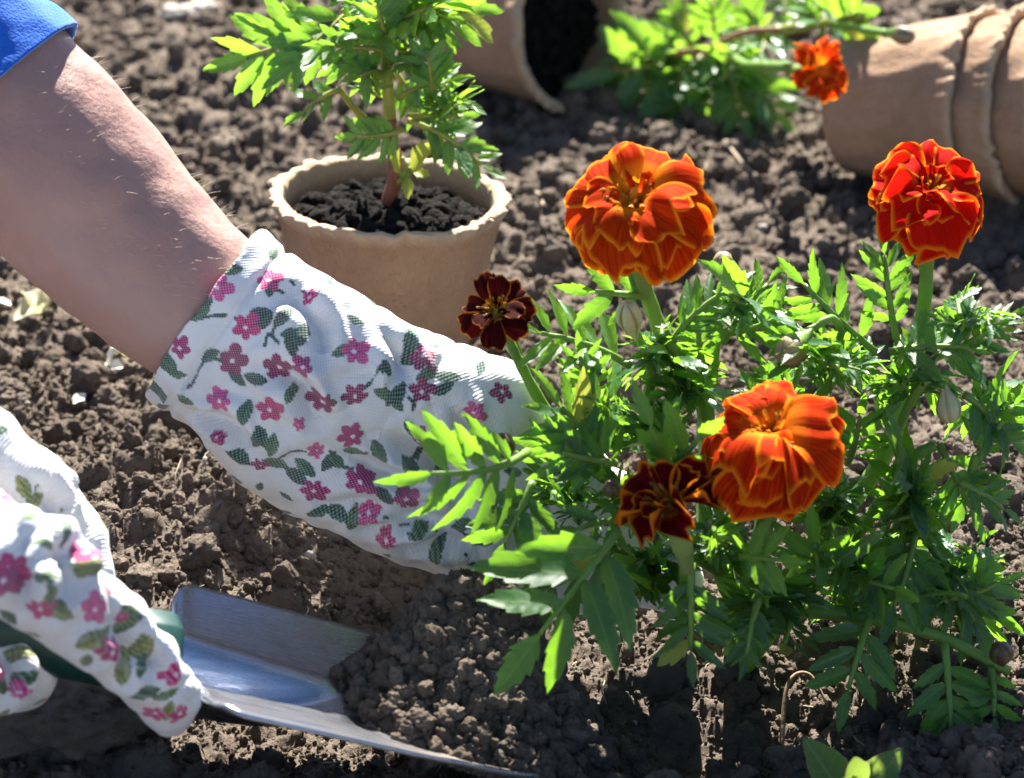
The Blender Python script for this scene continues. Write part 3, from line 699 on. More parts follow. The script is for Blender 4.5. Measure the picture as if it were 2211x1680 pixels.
flower(plant, fl(1446, 1094, YB-.066), Vector((-.28, -.42, .86)), .0272, [(7, 1.0, 12, .25, .25), (5, .8, 38, .2, .1)], M_PET_WINE, M_DISC_DULL, 5, 80, .22, .36, fl(1486, 1235, YB-.056), M_BUD, disc_h=.24, ruffle=.10, roll=.5)
bud(plant, Q(1372, 732, YB-.008), Q(1350, 655, YB-.016), .0037, M_BUD_PALE, M_BUD_PALE)
bud(plant, Q(1755, 712, YB-.004), Q(1682, 780, YB-.012), .0045, M_BUD_PINK, M_STEM)
bud(plant, Q(2038, 826, YB-.008), Q(2054, 915, YB-.012), .0036, M_BUD_PALE, M_BUD_PALE)
bud(plant, Q(1100, 985, YB-.035), Q(1076, 948, YB-.042), .0036, M_BUD_DARK, M_STEM)
bud(plant, Q(2165, 1438, YB-.04), Q(2160, 1395, YB-.045), .0034, M_BUD_DARK, M_STEM)
bud(plant, Q(1566, 590, YB+.02), Q(1558, 548, YB+.018), .0030, M_BUD_PINK, M_STEM)
bud(plant, Q(1330, 1075, YB-.04), Q(1318, 1045, YB-.045), .0026, M_BUD_DARK, M_STEM)
UPV, TOCAM = Vector((0, 0, 1)), VIEW
# (base px, base depth, tip px, tip depth, pairs, leaflet size, spread, broad)
LEAVES = [
 ((1140, 975), -.045, (848, 1042), -.085, 4, .34, 55, 0), ((1335, 1148), -.065, (1072, 1492), -.108, 3, .42, 56, 1),
 ((1150, 1040), -.035, (1052, 1258), -.050, 3, .48, 60, 1), ((1492, 1215), -.055, (1492, 1482), -.065, 4, .36, 58, 0),
 ((1880, 1330), -.035, (1806, 1574), -.055, 3, .42, 60, 1), ((2040, 1390), -.040, (2062, 1690), -.060, 5, .34, 55, 1),
 ((1975, 1150), -.020, (1905, 1392), -.045, 4, .42, 50, 1), ((2010, 1180), -.020, (2160, 1440), -.035, 3, .46, 50, 1),
 ((2080, 850), -.005, (2240, 1010), -.010, 4, .42, 60, 1), ((1890, 760), .010, (1680, 560), .012, 4, .32, 55, 0),
 ((1935, 730), .012, (1900, 480), .015, 4, .34, 45, 0), ((1920, 760), .0, (2185, 745), .0, 4, .42, 60, 1),
 ((1400, 640), -.005, (1204, 622), -.008, 2, .50, 50, 1), ((1360, 790), -.005, (1085, 690), -.010, 4, .36, 58, 0),
 ((1330, 1060), -.025, (1160, 800), -.030, 5, .36, 52, 0), ((1330, 1000), -.03, (1105, 945), -.038, 4, .36, 45, 0),
 ((1445, 1005), -.045, (1368, 835), -.045, 1, .62, 30, 1), ((1440, 1008), -.045, (1560, 900), -.065, 2, .48, 50, 1),
 ((1720, 870), .010, (1580, 880), -.010, 3, .40, 60, 0), ((1450, 740), .0, (1620, 580), .005, 4, .36, 50, 0),
 ((1560, 740), .012, (1700, 560), .018, 4, .36, 45, 0), ((1560, 720), .010, (1760, 660), .0, 3, .40, 55, 0),
 ((1790, 800), .010, (1640, 700), -.005, 4, .34, 60, 0), ((1940, 1090), -.010, (1935, 930), -.030, 3, .44, 55, 0),
 ((1830, 1000), .0, (1870, 850), -.015, 4, .40, 55, 0), ((2030, 960), -.005, (2130, 1170), -.020, 3, .42, 55, 0),
 ((1750, 1280), -.02, (1760, 1120), -.05, 3, .40, 50, 0), ((1600, 1200), -.05, (1730, 1215), -.075, 3, .44, 50, 1),
 ((1640, 1290), -.045, (1600, 1470), -.06, 4, .36, 50, 0), ((1260, 880), -.01, (1250, 720), -.015, 3, .36, 50, 0),
 ((1700, 1330), -.03, (1690, 1420), -.055, 3, .40, 55, 1),
 ((2060, 760), .004, (2225, 660), .006, 4, .36, 55, 0), ((2070, 1040), -.015, (2215, 1130), -.02, 3, .42, 55, 1), ((2050, 1290), -.03, (2215, 1240), -.03, 3, .44, 55, 1),
 ((1330, 1180), -.03, (1060, 1330), -.035, 3, .42, 52, 1), ((1360, 1130), -.04, (1180, 1150), -.055, 2, .46, 50, 0), ((1840, 1180), -.025, (1760, 1260), -.05, 3, .44, 55, 1),
 ((2140, 1440), -.04, (2150, 1600), -.055, 3, .40, 55, 1), ((1900, 1090), -.01, (2060, 1000), -.02, 3, .40, 55, 0), ((1800, 1230), -.02, (1990, 1290), -.05, 4, .38, 55, 1), ((1520, 800), .006, (1500, 640), .01, 3, .40, 50, 0), ((1680, 740), .008, (1600, 620), .012, 3, .40, 50, 0), ((2110, 1000), -.01, (2225, 820), -.005, 4, .38, 55, 0),
]
HANG = VIEW+Vector((0, -.25, -.10))                   # leaves that hang facing the camera, so the sun shines through them
for k, (b, yb, t, yt, pairs, size, spread, broad) in enumerate(LEAVES):
    compound(plant, Q(*b, YB+yb), Q(*t, YB+yt), pairs, size*.98, HANG if (yt < -.03 and k % 4 != 3) or k % 3 == 0 else None, .10, SHAPES_BROAD if broad else SHAPES, spread, seed=k, rr=.0010)
# dense inner foliage, joined: too many and too small to tell apart
items, tubes = [], []
g = random.Random(3)
TUFTS = [((1800, 800), .008, 90, 20), ((1430, 780), .0, 70, 12), ((1960, 830), .0, 90, 14), ((1590, 680), .012, 70, 12), ((1300, 920), -.015, 80, 14),
         ((1380, 1100), -.03, 80, 16), ((1540, 1180), -.04, 90, 16), ((1800, 1100), -.015, 110, 16), ((1960, 1130), -.015, 110, 16), ((1650, 1300), -.03, 120, 18),
         ((1870, 1280), -.02, 120, 14), ((2060, 1280), -.03, 110, 14), ((1450, 960), -.01, 90, 12), ((1700, 850), .01, 90, 10), ((1240, 1080), -.02, 80, 12),
         ((2130, 900), .0, 80, 10), ((1560, 1000), .0, 90, 12), ((2080, 700), .012, 70, 8), ((1400, 1250), -.03, 90, 10), ((1480, 840), .0, 80, 10)]
for (c, yo, rad_px, cnt) in TUFTS:
    for k in range(cnt):
        a = g.uniform(0, 6.28); cc = Q(c[0]+g.gauss(0, 22), c[1]+g.gauss(0, 22), YB+yo+g.gauss(0, .008))
        ln = g.uniform(.5, 1.25)*rad_px; tp = Q(c[0]+math.cos(a)*ln, c[1]+math.sin(a)*ln*.8-20, YB+yo+g.gauss(0, .014))
        if (tp-cc).length < .006: continue
        it, v, f = compound(plant, cc, tp, g.choice([2, 3, 3, 4]), g.uniform(.34, .5), UPV+Vector((g.uniform(-.9, .9), g.uniform(-1.2, .6), 0)), .12, SHAPES, 46, seed=k, sep=False, rr=.0006, jit=.5)
        items += it; tubes.append((v, f))
join_instances("foliage", items, tubes, [M_LEAF, M_STEM], plant)

# ---- seedling in the upright pot
SB = potm @ Vector((.0035, -.004, POT_h*.84+.003))
seed_p = empty("marigold_seedling", SB)
tag(seed_p, "young leafy marigold without flowers, growing in the upright peat pot", "plant")
def Q2(px, py, Y): return PY(px, py, Y)-SB
YS = SB.y
S(seed_p, [Vector((0, 0, -.004)), Q2(853, 380, YS), Q2(846, 300, YS), Q2(842, 255, YS)], .0028, .0022, M_STEM_RED)
S(seed_p, [Q2(842, 258, YS), Q2(834, 130, YS), Q2(842, 20, YS), Q2(848, -120, YS), Q2(845, -230, YS)], .0022, .0014, M_STEM_OLIVE)
S(seed_p, [Q2(840, 300, YS), Q2(780, 250, YS-.005), Q2(730, 190, YS-.01)], .0016, .0011, M_STEM_OLIVE)
S(seed_p, [Q2(838, 120, YS), Q2(780, 70, YS), Q2(740, 20, YS)], .0014, .0010, M_STEM_OLIVE)
SL = [((760, 20), 0, (575, 190), -.02, 3, .42, 50), ((740, 60), .005, (445, 150), -.01, 4, .36, 52), ((735, 195), -.01, (612, 270), -.015, 2, .46, 60),
      ((870, 280), -.012, (728, 300), -.03, 4, .34, 50), ((880, 260), -.005, (1092, 388), -.012, 5, .30, 55), ((935, 200), -.01, (915, 70), -.012, 3, .46, 48),
      ((860, 210), 0, (1015, 165), -.01, 3, .44, 52), ((850, 40), 0, (1085, 15), .005, 4, .40, 55), ((845, 10), .005, (690, -50), 0, 4, .40, 55),
      ((845, 0), -.01, (930, -90), -.03, 3, .42, 50), ((850, 60), -.015, (985, -10), -.035, 3, .44, 55), ((838, 110), -.005, (660, 95), -.02, 3, .44, 55),
      ((835, 160), -.01, (740, 170), -.03, 3, .42, 55), ((880, 250), 0, (1040, 250), .01, 4, .38, 55), ((845, -60), 0, (1010, -150), .0, 4, .40, 55),
      ((845, -80), 0, (700, -170), .0, 4, .40, 55), ((850, 150), .01, (960, 300), .005, 4, .34, 50), ((842, 90), -.012, (800, -30), -.03, 3, .44, 50),
      ((848, -150), 0, (850, -290), 0, 4, .4, 50)]
for k, (b, yb, t, yt, pairs, size, spread) in enumerate(SL):
    compound(seed_p, Q2(*b, YS+yb), Q2(*t, YS+yt), pairs, size, HANG if k % 2 else None, .10, SHAPES_PALE, spread, stemmat=M_STEM_OLIVE, seed=100+k, rr=.0009)
for b, t in (((870, 385), (835, 320)), ((875, 385), (930, 310)), ((880, 370), (880, 425)), ((885, 365), (925, 385))):
    compound(seed_p, Q2(*b, YS-.004), Q2(*t, YS-.010), 0, .95, None, .05, SHAPES_YEL, 50, seed=int(t[0]))
S(seed_p, [Q2(852, 400, YS), Q2(870, 385, YS-.004), Q2(880, 365, YS-.004), Q2(868, 340, YS-.002)], .001, .0007, M_STEM_OLIVE)
items, tubes = [], []
for (c, yo, rp, cnt) in [((960, 240), -.008, 55, 14), ((880, 120), .0, 70, 12), ((800, 40), .0, 70, 10), ((930, 30), .0, 80, 12), ((800, 190), -.005, 45, 6)]:
    for k in range(cnt):
        a = g.uniform(0, 6.28); cc = Q2(c[0]+g.gauss(0, 14), c[1]+g.gauss(0, 14), YS+yo+g.gauss(0, .006)); ln = g.uniform(.5, 1.2)*rp
        tp = Q2(c[0]+math.cos(a)*ln, c[1]+math.sin(a)*ln*.8-10, YS+yo+g.gauss(0, .012))
        if (tp-cc).length < .005: continue
        it, v, f = compound(seed_p, cc, tp, g.choice([2, 3]), g.uniform(.36, .5), None, .1, SHAPES_PALE, 48, seed=k, sep=False, rr=.0006, jit=.5)
        items += it; tubes.append((v, f))
join_instances("foliage", items, tubes, [M_LEAF_PALE, M_STEM_OLIVE], seed_p)

# ---- plant lying out of the tipped pot
FB = PY(1275, 150, PZ(1262, 232).y+.035)
fallen = empty("fallen_marigold", FB)
tag(fallen, "marigold lying on the soil by its tipped pot, one orange flower and bud", "plant")
YF = FB.y
def Q3(px, py, Y): return PY(px, py, Y)-FB
S(fallen, [zero, Q3(1360, 140, YF-.02), Q3(1440, 118, YF-.035), Q3(1520, 106, YF-.05), Q3(1610, 70, YF-.06), Q3(1700, 64, YF-.075)], .0018, .0016, M_STEM_PINK)
S(fallen, [Q3(1690, 65, YF-.073), Q3(1790, 48, YF-.10), Q3(1870, 35, YF-.13)], .0024, .0016, M_STEM_OLIVE)
S(fallen, [Q3(1560, 90, YF-.025), Q3(1600, 135, YF-.08), Q3(1650, 142, YF-.13), Q3(1705, 145, YF-.165)], .0018, .0024)
S(fallen, [Q3(1790, 48, YF-.10), Q3(1860, 62, YF-.14), Q3(1915, 72, YF-.165)], .0014, .0018)
bud(fallen, Q3(1905, 68, YF-.165), Q3(1975, 80, YF-.175), .0038, M_BUD_PINK, M_STEM)
flower(fallen, Q3(1768, 148, YF-.175), Vector((.45, -.62, .5)), 0.0255, [(8, 1.0, 8, .25, .3), (6, .75, 35, .2, .1)], M_PET_FLAME, M_DISC, 8, 16, .2, .46, Q3(1690, 145, YF-.16), ruffle=.12)
FL = [((1480, 112), -.02, (1290, 95), -.03, 3, .42, 50), ((1470, 115), -.02, (1285, 265), -.045, 3, .44, 50), ((1500, 108), -.02, (1420, -20), -.02, 3, .42, 50),
      ((1520, 110), -.02, (1440, 280), -.06, 4, .40, 52), ((1560, 110), -.03, (1620, 310), -.07, 4, .36, 52), ((1480, 130), -.03, (1225, 175), -.05, 2, .5, 50),
      ((1540, 95), -.02, (1530, -40), -.02, 3, .42, 50), ((1640, 72), -.03, (1590, -20), -.03, 3, .44, 50), ((1740, 55), -.035, (1660, -25), -.03, 3, .44, 50),
      ((1800, 48), -.10, (1890, 15), -.14, 3, .42, 50), ((1600, 160), -.04, (1720, 290), -.06, 3, .44, 50), ((1470, 150), -.035, (1430, 310), -.06, 3, .46, 48),
      ((1730, 60), -.035, (1790, -40), -.03, 3, .42, 50), ((1580, 140), -.03, (1660, 200), -.05, 3, .42, 50)]
for k, (b, yb, t, yt, pairs, size, spread) in enumerate(FL):
    compound(fallen, Q3(*b, YF+yb), Q3(*t, YF+yt), pairs, size, HANG if k % 2 else None, .10, SHAPES_PALE, spread, stemmat=M_STEM_OLIVE, seed=200+k, rr=.0010)
items, tubes = [], []
for (c, yo, rp, cnt) in [((1470, 140), -.03, 120, 10), ((1560, 190), -.04, 120, 9), ((1630, 80), -.03, 90, 8), ((1770, 45), -.08, 70, 10), ((1380, 110), -.025, 90, 10)]:
    for k in range(cnt):
        a = g.uniform(0, 6.28); cc = Q3(c[0]+g.gauss(0, 25), c[1]+g.gauss(0, 20), YF+yo+g.gauss(0, .008)); ln = g.uniform(.5, 1.2)*rp
        tp = Q3(c[0]+math.cos(a)*ln, c[1]+math.sin(a)*ln*.8, YF+yo+g.gauss(0, .014)-.01)
        if (tp-cc).length < .005 or (tp+FB).z < .002: continue
        it, v, f = compound(fallen, cc, tp, g.choice([2, 3]), g.uniform(.36, .5), None, .1, SHAPES_PALE, 48, seed=k, sep=False, rr=.0007, jit=.5)
        items += it; tubes.append((v, f))
join_instances("foliage", items, tubes, [M_LEAF_PALE, M_STEM_OLIVE], fallen)

# ---- weed seedling at the front
WB = PZ(1835, 1760, .0); weed = empty("weed_seedling", WB)
tag(weed, "small downy weed seedling with broad pointed leaves standing alone in the shaded soil", "plant")
SW = [leaflet_shape("leaf", 300+s, M_WEED, .235, 3, .30, -.10, 24, .05) for s in range(4)]
for k, (t, yt, sc_) in enumerate((((1736, 1585), .008, 1), ((1956, 1620), .006, 1), ((1800, 1650), -.02, 1), ((1868, 1672), -.015, 1))):
    tip = PY(*t, WB.y+yt)-WB; b = Vector((0, 0, .002)); x, y, n = frame(None, tip-b, Vector(((.5 if k % 2 == 0 else -.5), -1.0, .7)))
    lf = obj("leaf", SW[k], weed, mat_from(b, x, y, n, (tip-b).length))

# ------------------------------------------------------------------ person: forearm, sleeve, two printed gloves
def skin():
    k = NT("skin"); n = k.noise(22, 4, .6); n2 = k.noise(500, 4, .6); n3 = k.noise(110, 3, .6)
    c = k.ramp(n, [(.3, (.30, .172, .142)), (.55, (.335, .197, .165)), (.75, (.37, .225, .19))])
    c = k.mix(k.ramp(n3, [(.60, (0, 0, 0)), (.72, (.12, .12, .12))]), c, (.26, .12, .10, 1))
    x = k.bsdf(c, .52, .35, k.bump(k.math('ADD', n2, k.math('MULTIPLY', n3, .5)), .5, .0007), Subsurface_Weight=.15)
    p = x.node; p.inputs["Subsurface Radius"].default_value = (.006, .0025, .0015); p.inputs["Subsurface Scale"].default_value = .6
    return k.done(x)
def cloth(name, col, rough=.9):
    k = NT(name)
    n = k.noise(60, 3); w = k.noise(1300, 2, .5)
    c = k.mix(n, col, tuple(min(1, x*1.25) for x in col[:3])+(1,))
    return k.done(k.bsdf(c, rough, .1, k.bump(w, .5, .0008), Sheen_Weight=.35))
def glove_mat():
    k = NT("printed_knit"); c = k.attr("print").outputs["Color"]
    kn = k.attr("knit"); sx = k.n("ShaderNodeSeparateXYZ"); k.l(kn.outputs["Vector"], sx.inputs[0])
    f = 2*math.pi/.00105
    a = k.math('SINE', k.math('MULTIPLY', sx.outputs[0], f)); b = k.math('SINE', k.math('MULTIPLY', sx.outputs[1], f*.92))
    h = k.math('MULTIPLY', a, b); n = k.noise(42, 5, .65)
    d = k.math('MULTIPLY', k.math('SUBTRACT', h, .25, clamp=True), .30)
    fade = k.math('MULTIPLY', k.math('MULTIPLY', k.math('ADD', h, .2, clamp=True), k.noise(70, 3)), .75)
    c = k.mix(fade, c, (.66, .66, .68, 1))
    c2 = k.mix(d, c, k.mix(.5, c, (.22, .25, .32, 1)))
    c2 = k.mix(k.math('MULTIPLY', k.ramp(n, [(.5, (0, 0, 0)), (.72, (1, 1, 1))]), .24), c2, (.36, .29, .22, 1))
    fz = k.noise(2200, 2)
    hh = k.math('ADD', k.math('MULTIPLY', h, -.7), k.math('MULTIPLY', fz, .6))
    t = k.n("ShaderNodeBsdfTranslucent"); k.l(c2, t.inputs[0])
    return k.done(k.mixsh(.06, k.bsdf(c2, .85, .15, k.bump(hh, .32, .0004), Sheen_Weight=.2), t.outputs[0]))
M_SKIN, M_BLUE, M_GLOVE = skin(), cloth("blue_jersey", (.008, .10, .46, 1)), glove_mat()
def hair_mat():
    k = NT("fine_hair"); return k.done(k.bsdf((.62, .50, .38, 1), .4, .5))
M_HAIR = hair_mat()
def dpx(px, py, Y): return (PY(px, py, Y)-CAM).dot(-VIEW)/FPX     # metres per picture pixel there

def loft(spec, sides=72, per=10, depth=.72, grow=0.0, seed=0, amp=.0006):
    """spec: (px, py, Y, half width px); elliptical tube, wide across the view, flatter along it"""
    C = bez([PY(x, y, Y) for x, y, Y, w in spec], per); W = bez([Vector((w*dpx(x, y, Y), 0, 0)) for x, y, Y, w in spec], per)
    V, N = [], []
    for i, c in enumerate(C):
        t = (C[min(i+1, len(C)-1)]-C[max(i-1, 0)]).normalized(); a = t.cross(VIEW).normalized(); b = a.cross(t)
        for k in range(sides):
            th = 2*math.pi*k/sides; r = W[i].x+grow; V.append(c+a*(math.cos(th)*r)+b*(math.sin(th)*r*depth)); N.append((a*math.cos(th)+b*math.sin(th)/depth).normalized())
    V = np.array(V); N = np.array(N); V += N*(amp*fbm(V*60+seed, 3, seed))[:, None]
    return V, N, len(C), sides
AY = -.172
ARM = [(720, 915, AY-.004, 8), (690, 890, AY-.004, 60), (560, 785, AY-.003, 130), (430, 665, AY, 176), (290, 535, AY+.005, 196), (150, 400, AY+.010, 214), (-10, 245, AY+.018, 232), (-250, 10, AY+.032, 246), (-600, -330, AY+.055, 262)]
V, N, nr, ns = loft(ARM, 96, 12, .72, 0, 5, .0011)
person = obj("person", mesh_data("person", V, grid_faces(nr, ns, True), M_SKIN))
tag(person, "person kneeling to plant marigolds, bare forearm, blue sleeve, flowered gloves, one hand holding a trowel", "person")
# fine pale hairs along the sunlit edge of the forearm
px_, py_, w_ = project(V); g = np.random.default_rng(15)
lit = N @ np.array(SUN_DIR)
cand = np.where((px_ > 60) & (px_ < 560) & (lit > -.42) & (lit < .75) & (N @ np.array(VIEW) > -.25))[0]
HV, HF = [], []
arm_ax = (PY(430, 665, AY)-PY(-10, 245, AY+.018)).normalized()
for i in g.choice(cand, min(150, len(cand)), replace=False):
    p, n = Vector(V[i]), Vector(N[i]); L = g.uniform(.002, .0048)
    d0 = (n*.75+Vector((.6, -.1, .25))*g.uniform(.4, 1.0)+arm_ax*g.uniform(-.2, .5)).normalized(); bendv = (arm_ax*.5-n*.5+Vector((.3, 0, .1)))*g.uniform(.2, .7)
    pts = [p-n*.0004+d0*(L*t)+bendv*(L*t*t*.5) for t in (0, .35, .7, 1.0)]
    v, f = tube(pts, [.000045, .000045, .000035, .000015], 3, False); o = len(HV); HV += v; HF += [tuple(q+o for q in x) for x in f]
tag(obj("arm_hair", mesh_data("arm_hair", HV, HF, M_HAIR), person), None, None, None, "stuff")
SLEEVE = [(-10, 246, AY+.018, 243), (-130, 128, AY+.025, 252), (-250, 10, AY+.032, 262), (-600, -330, AY+.055, 285)]
V, N, nr, ns = loft(SLEEVE, 96, 14, .76, .0015, 9, .0016)
V = V.reshape(nr, ns, 3); V[0] = V[1]*.6+V[0]*.4
hemN = N.reshape(nr, ns, 3); inner = V[0]-hemN[0]*.0016+(V[1]-V[0])*0; inner2 = inner+(V[3]-V[0])
Vs = np.concatenate([inner2[None], inner[None], V]); sl = obj("sleeve", mesh_data("sleeve", Vs.reshape(-1, 3), grid_faces(nr+2, ns, True), M_BLUE), person)
sl["label"] = "blue jersey sleeve hem"

# gloves: rounded limbs blended in a distance field, then meshed
def glove_field(prims, res, k, cut=None, pad=.014):
    A = np.array([[*a, ra] for a, b, ra, rb in prims]+[[*b, rb] for a, b, ra, rb in prims])
    lo = (A[:, :3]-A[:, 3:]).min(0)-pad; hi = (A[:, :3]+A[:, 3:]).max(0)+pad
    n = np.ceil((hi-lo)/res).astype(int)+1
    D = np.full(n, 1.0, dtype=np.float32)
    ax = [lo[i]+res*np.arange(n[i]) for i in range(3)]
    for a, b, ra, rb in prims:
        a, b = np.array(a), np.array(b); m = k+.006+max(ra, rb)
        s0 = np.maximum(((np.minimum(a, b)-m-lo)/res).astype(int), 0); s1 = np.minimum(((np.maximum(a, b)+m-lo)/res).astype(int)+2, n)
        sl_ = tuple(slice(s0[i], s1[i]) for i in range(3))
        x, y, z = np.meshgrid(*[ax[i][sl_[i]].astype(np.float32) for i in range(3)], indexing='ij', sparse=True)
        ab = b-a; t = np.clip(((x-a[0])*ab[0]+(y-a[1])*ab[1]+(z-a[2])*ab[2])/max(1e-9, ab @ ab), 0, 1)
        d = np.sqrt((x-a[0]-t*ab[0])**2+(y-a[1]-t*ab[1])**2+(z-a[2]-t*ab[2])**2)-(ra+t*(rb-ra))
        o = D[sl_]; h = np.clip(.5+.5*(o-d)/k, 0, 1); D[sl_] = o*(1-h)+d*h-k*h*(1-h)
    if cut is not None:
        c, nrm = np.array(cut[0]), np.array(cut[1])
        x, y, z = np.meshgrid(*ax, indexing='ij', sparse=True)
        D = np.maximum(D, ((x-c[0])*nrm[0]+(y-c[1])*nrm[1]+(z-c[2])*nrm[2]).astype(np.float32))
    return D, lo, res
def surface_nets(D, lo, res):
    ins = D < 0; nx, ny, nz = D.shape
    c = sum(ins[i:nx-1+i, j:ny-1+j, l:nz-1+l].astype(np.int8) for i in (0, 1) for j in (0, 1) for l in (0, 1))
    act = (c > 0) & (c < 8); idx = np.full(act.shape, -1, dtype=np.int64); cells = np.argwhere(act); idx[act] = np.arange(len(cells))
    acc = np.zeros((len(cells), 3)); cnt = np.zeros(len(cells)); corner = np.array([(i, j, l) for i in (0, 1) for j in (0, 1) for l in (0, 1)])
    for p in range(8):
        for q in range(p+1, 8):
            if abs(corner[p]-corner[q]).sum() != 1: continue
            a = D[tuple((cells+corner[p]).T)]; b = D[tuple((cells+corner[q]).T)]; m = (a < 0) != (b < 0)
            t = np.where(m, a/np.where(m, a-b, 1), 0)
            acc[m] += (corner[p]+(corner[q]-corner[p])*t[:, None])[m]; cnt[m] += 1
    V = lo+res*(cells+acc/cnt[:, None]); F = []
    for ax in range(3):
        u, w = [(1, 2), (2, 0), (0, 1)][ax]; s0 = [slice(None)]*3; s1 = [slice(None)]*3; s0[ax] = slice(0, -1); s1[ax] = slice(1, None)
        a, b = ins[tuple(s0)], ins[tuple(s1)]
        for flip, m in ((False, a & ~b), (True, ~a & b)):
            e = np.argwhere(m); e = e[(e[:, u] > 0) & (e[:, w] > 0) & (e[:, u] < D.shape[u]-1) & (e[:, w] < D.shape[w]-1)]
            def cell(du, dw):
                q = e.copy(); q[:, u] -= du; q[:, w] -= dw; return idx[tuple(q.T)]
            f = np.stack([cell(1, 1), cell(0, 1), cell(0, 0), cell(1, 0)], axis=1)
            F.append(f[:, ::-1] if flip else f)
    return V, np.concatenate(F)
def subdivide(V, F):                                  # one smooth subdivision of a quad mesh
    me = mesh_data("tmp", V, F); o = bpy.data.objects.new("tmp", me); COL.objects.link(o); md = o.modifiers.new("s", 'SUBSURF'); md.levels = md.render_levels = 1
    dg = bpy.context.evaluated_depsgraph_get(); ev = o.evaluated_get(dg); m2 = ev.to_mesh()
    v = np.empty(len(m2.vertices)*3, dtype=np.float32); m2.vertices.foreach_get("co", v); nrm = np.empty(len(m2.vertices)*3, dtype=np.float32); m2.vertices.foreach_get("normal", nrm)
    i = np.empty(len(m2.loops), dtype=np.int32); m2.loops.foreach_get("vertex_index", i)
    ev.to_mesh_clear(); bpy.data.objects.remove(o); bpy.data.meshes.remove(me)
    return v.reshape(-1, 3).astype(float), i.reshape(-1, 4), nrm.reshape(-1, 3).astype(float)
PINKS = [srgb(186, 34, 104)[:3], srgb(150, 22, 98)[:3], srgb(205, 78, 140)[:3], srgb(112, 16, 70)[:3]]
GREENS_D = [srgb(38, 74, 58)[:3], srgb(52, 92, 70)[:3], srgb(70, 100, 66)[:3]]; GREENS_O = [srgb(84, 112, 66)[:3], srgb(120, 128, 62)[:3], srgb(62, 92, 66)[:3]]
def print_glove(V, N, flowers, leaves, vines, extra, greens, seed, fr=.0042):
    """stamp the flower print on the cloth: each motif is drawn in the tangent plane of its own spot"""
    g = np.random.default_rng(seed); C = np.tile(np.array([.70, .70, .70]), (len(V), 1)); X, Y_, W_ = project(V)
    def spot(px, py):
        d = (X-px)**2+(Y_-py)**2; near = np.where(d < 14**2)[0]
        return int(near[np.argmin(W_[near])]) if len(near) else None
    def local(i, R):
        p, n = V[i], N[i]; near = np.where(np.abs(V-p).max(1) < R)[0]; q = V[near]-p
        a = np.cross(n, [0, 0, 1.]); a /= np.linalg.norm(a)+1e-9; b = np.cross(n, a)
        ok = (np.abs(q @ n) < R*.8) & ((N[near] @ n) > -.1); return near[ok], (q @ a)[ok], (q @ b)[ok]
    def put_leaf(i, L, ang):
        near, x, y = local(i, L*.8); c, s = math.cos(ang), math.sin(ang); u, v = x*c+y*s, -x*s+y*c
        t = np.clip((u/L)+.5, 0, 1); w = L*.24*np.sin(math.pi*t)**.75; m = (np.abs(u) < L*.5) & (np.abs(v) < w)
        col = np.array(greens[g.integers(len(greens))]); vein = (np.abs(v) < L*.025) | (np.abs(((u+np.abs(v)*.8)/L*6) % 1-.5) < .09) | (np.abs(v) > w*.86)
        C[near[m]] = np.where(vein[m][:, None], col*.55, col*(1+.45*(v[m] > 0))[:, None])
    def put_flower(i, R, ang, col):
        near, x, y = local(i, R*1.3); r = np.hypot(x, y)/R; th = np.arctan2(y, x)+ang
        kk = 2.5 if g.random() < .6 else 3.0; w1, w2 = g.uniform(0, 6.28, 2); lop = 1+.16*np.cos(th+w1)+.10*np.cos(2*th+w2)
        pet = (.56+.44*np.abs(np.cos(th*kk))**.8)*lop; m = r < pet
        k = (noise(np.c_[x*700, y*700, np.full(len(x), seed+i)], 3)*.5+.5)[:, None]
        cc = np.array(col)*(1-.45*k)+np.array(PINKS[0])*.45*k
        C[near[m]] = cc[m]; m2 = m & (np.abs(np.sin(th*kk)) > .975) & (r > .3); C[near[m2]] = np.array(PINKS[3])
        m3 = r < .15; C[near[m3]] = (.8, .72, .76)
    def put_line(pts, wd, col):
        i = [spot(*p) for p in pts]; i = [k for k in i if k is not None]
        if len(i) < 2: return
        P = np.array([tuple(p) for p in bez([V[k] for k in i], 14)])
        lo, hi = P.min(0)-.003, P.max(0)+.003; near = np.where(((V > lo) & (V < hi)).all(1))[0]
        d = np.full(len(near), 1.0)
        for p in P: d = np.minimum(d, ((V[near]-p)**2).sum(1))
        C[near[d < (wd+.0007)**2]] = C[near[d < (wd+.0007)**2]]; m = d < (wd+.00008)**2; C[near[m]] = np.array(col)
    dark = np.array(greens[0])*.8
    for p in vines: put_line(p, .00050, dark)
    for px, py, *r in leaves:
        i = spot(px, py)
        if i is not None: put_leaf(i, (r[0] if r else 1)*.0072*g.uniform(.8, 1.2), g.uniform(0, 6.28) if len(r) < 2 else r[1])
    for px, py, *r in flowers:
        i = spot(px, py)
        if i is not None: put_flower(i, fr*(r[0] if r else 1), g.uniform(0, 6.28), PINKS[g.integers(4)])
    done = [V[k] for k in [spot(p[0], p[1]) for p in list(flowers)+list(leaves)] if k is not None]
    for _ in range(extra):                            # the sides the photograph does not show carry the same print
        i = int(g.integers(len(V)))
        seen = N[i] @ np.array(VIEW) > .1
        if done and np.min(np.linalg.norm(np.array(done)-V[i], axis=1)) < (.0078 if seen else .0095): continue
        done.append(V[i])
        if seen: put_leaf(i, .0058*g.uniform(.7, 1.1), g.uniform(0, 6.28)); continue
        if g.random() < .38: put_flower(i, fr*g.uniform(.7, 1), g.uniform(0, 6.28), PINKS[g.integers(4)])
        else: put_leaf(i, .0085*g.uniform(.8, 1.2), g.uniform(0, 6.28))
    return C
def cap(p, q, ra, rb=None):
    a, b = PY(*p), PY(*q); return (tuple(a), tuple(b), ra*dpx(*p), (rb or ra)*dpx(*q))
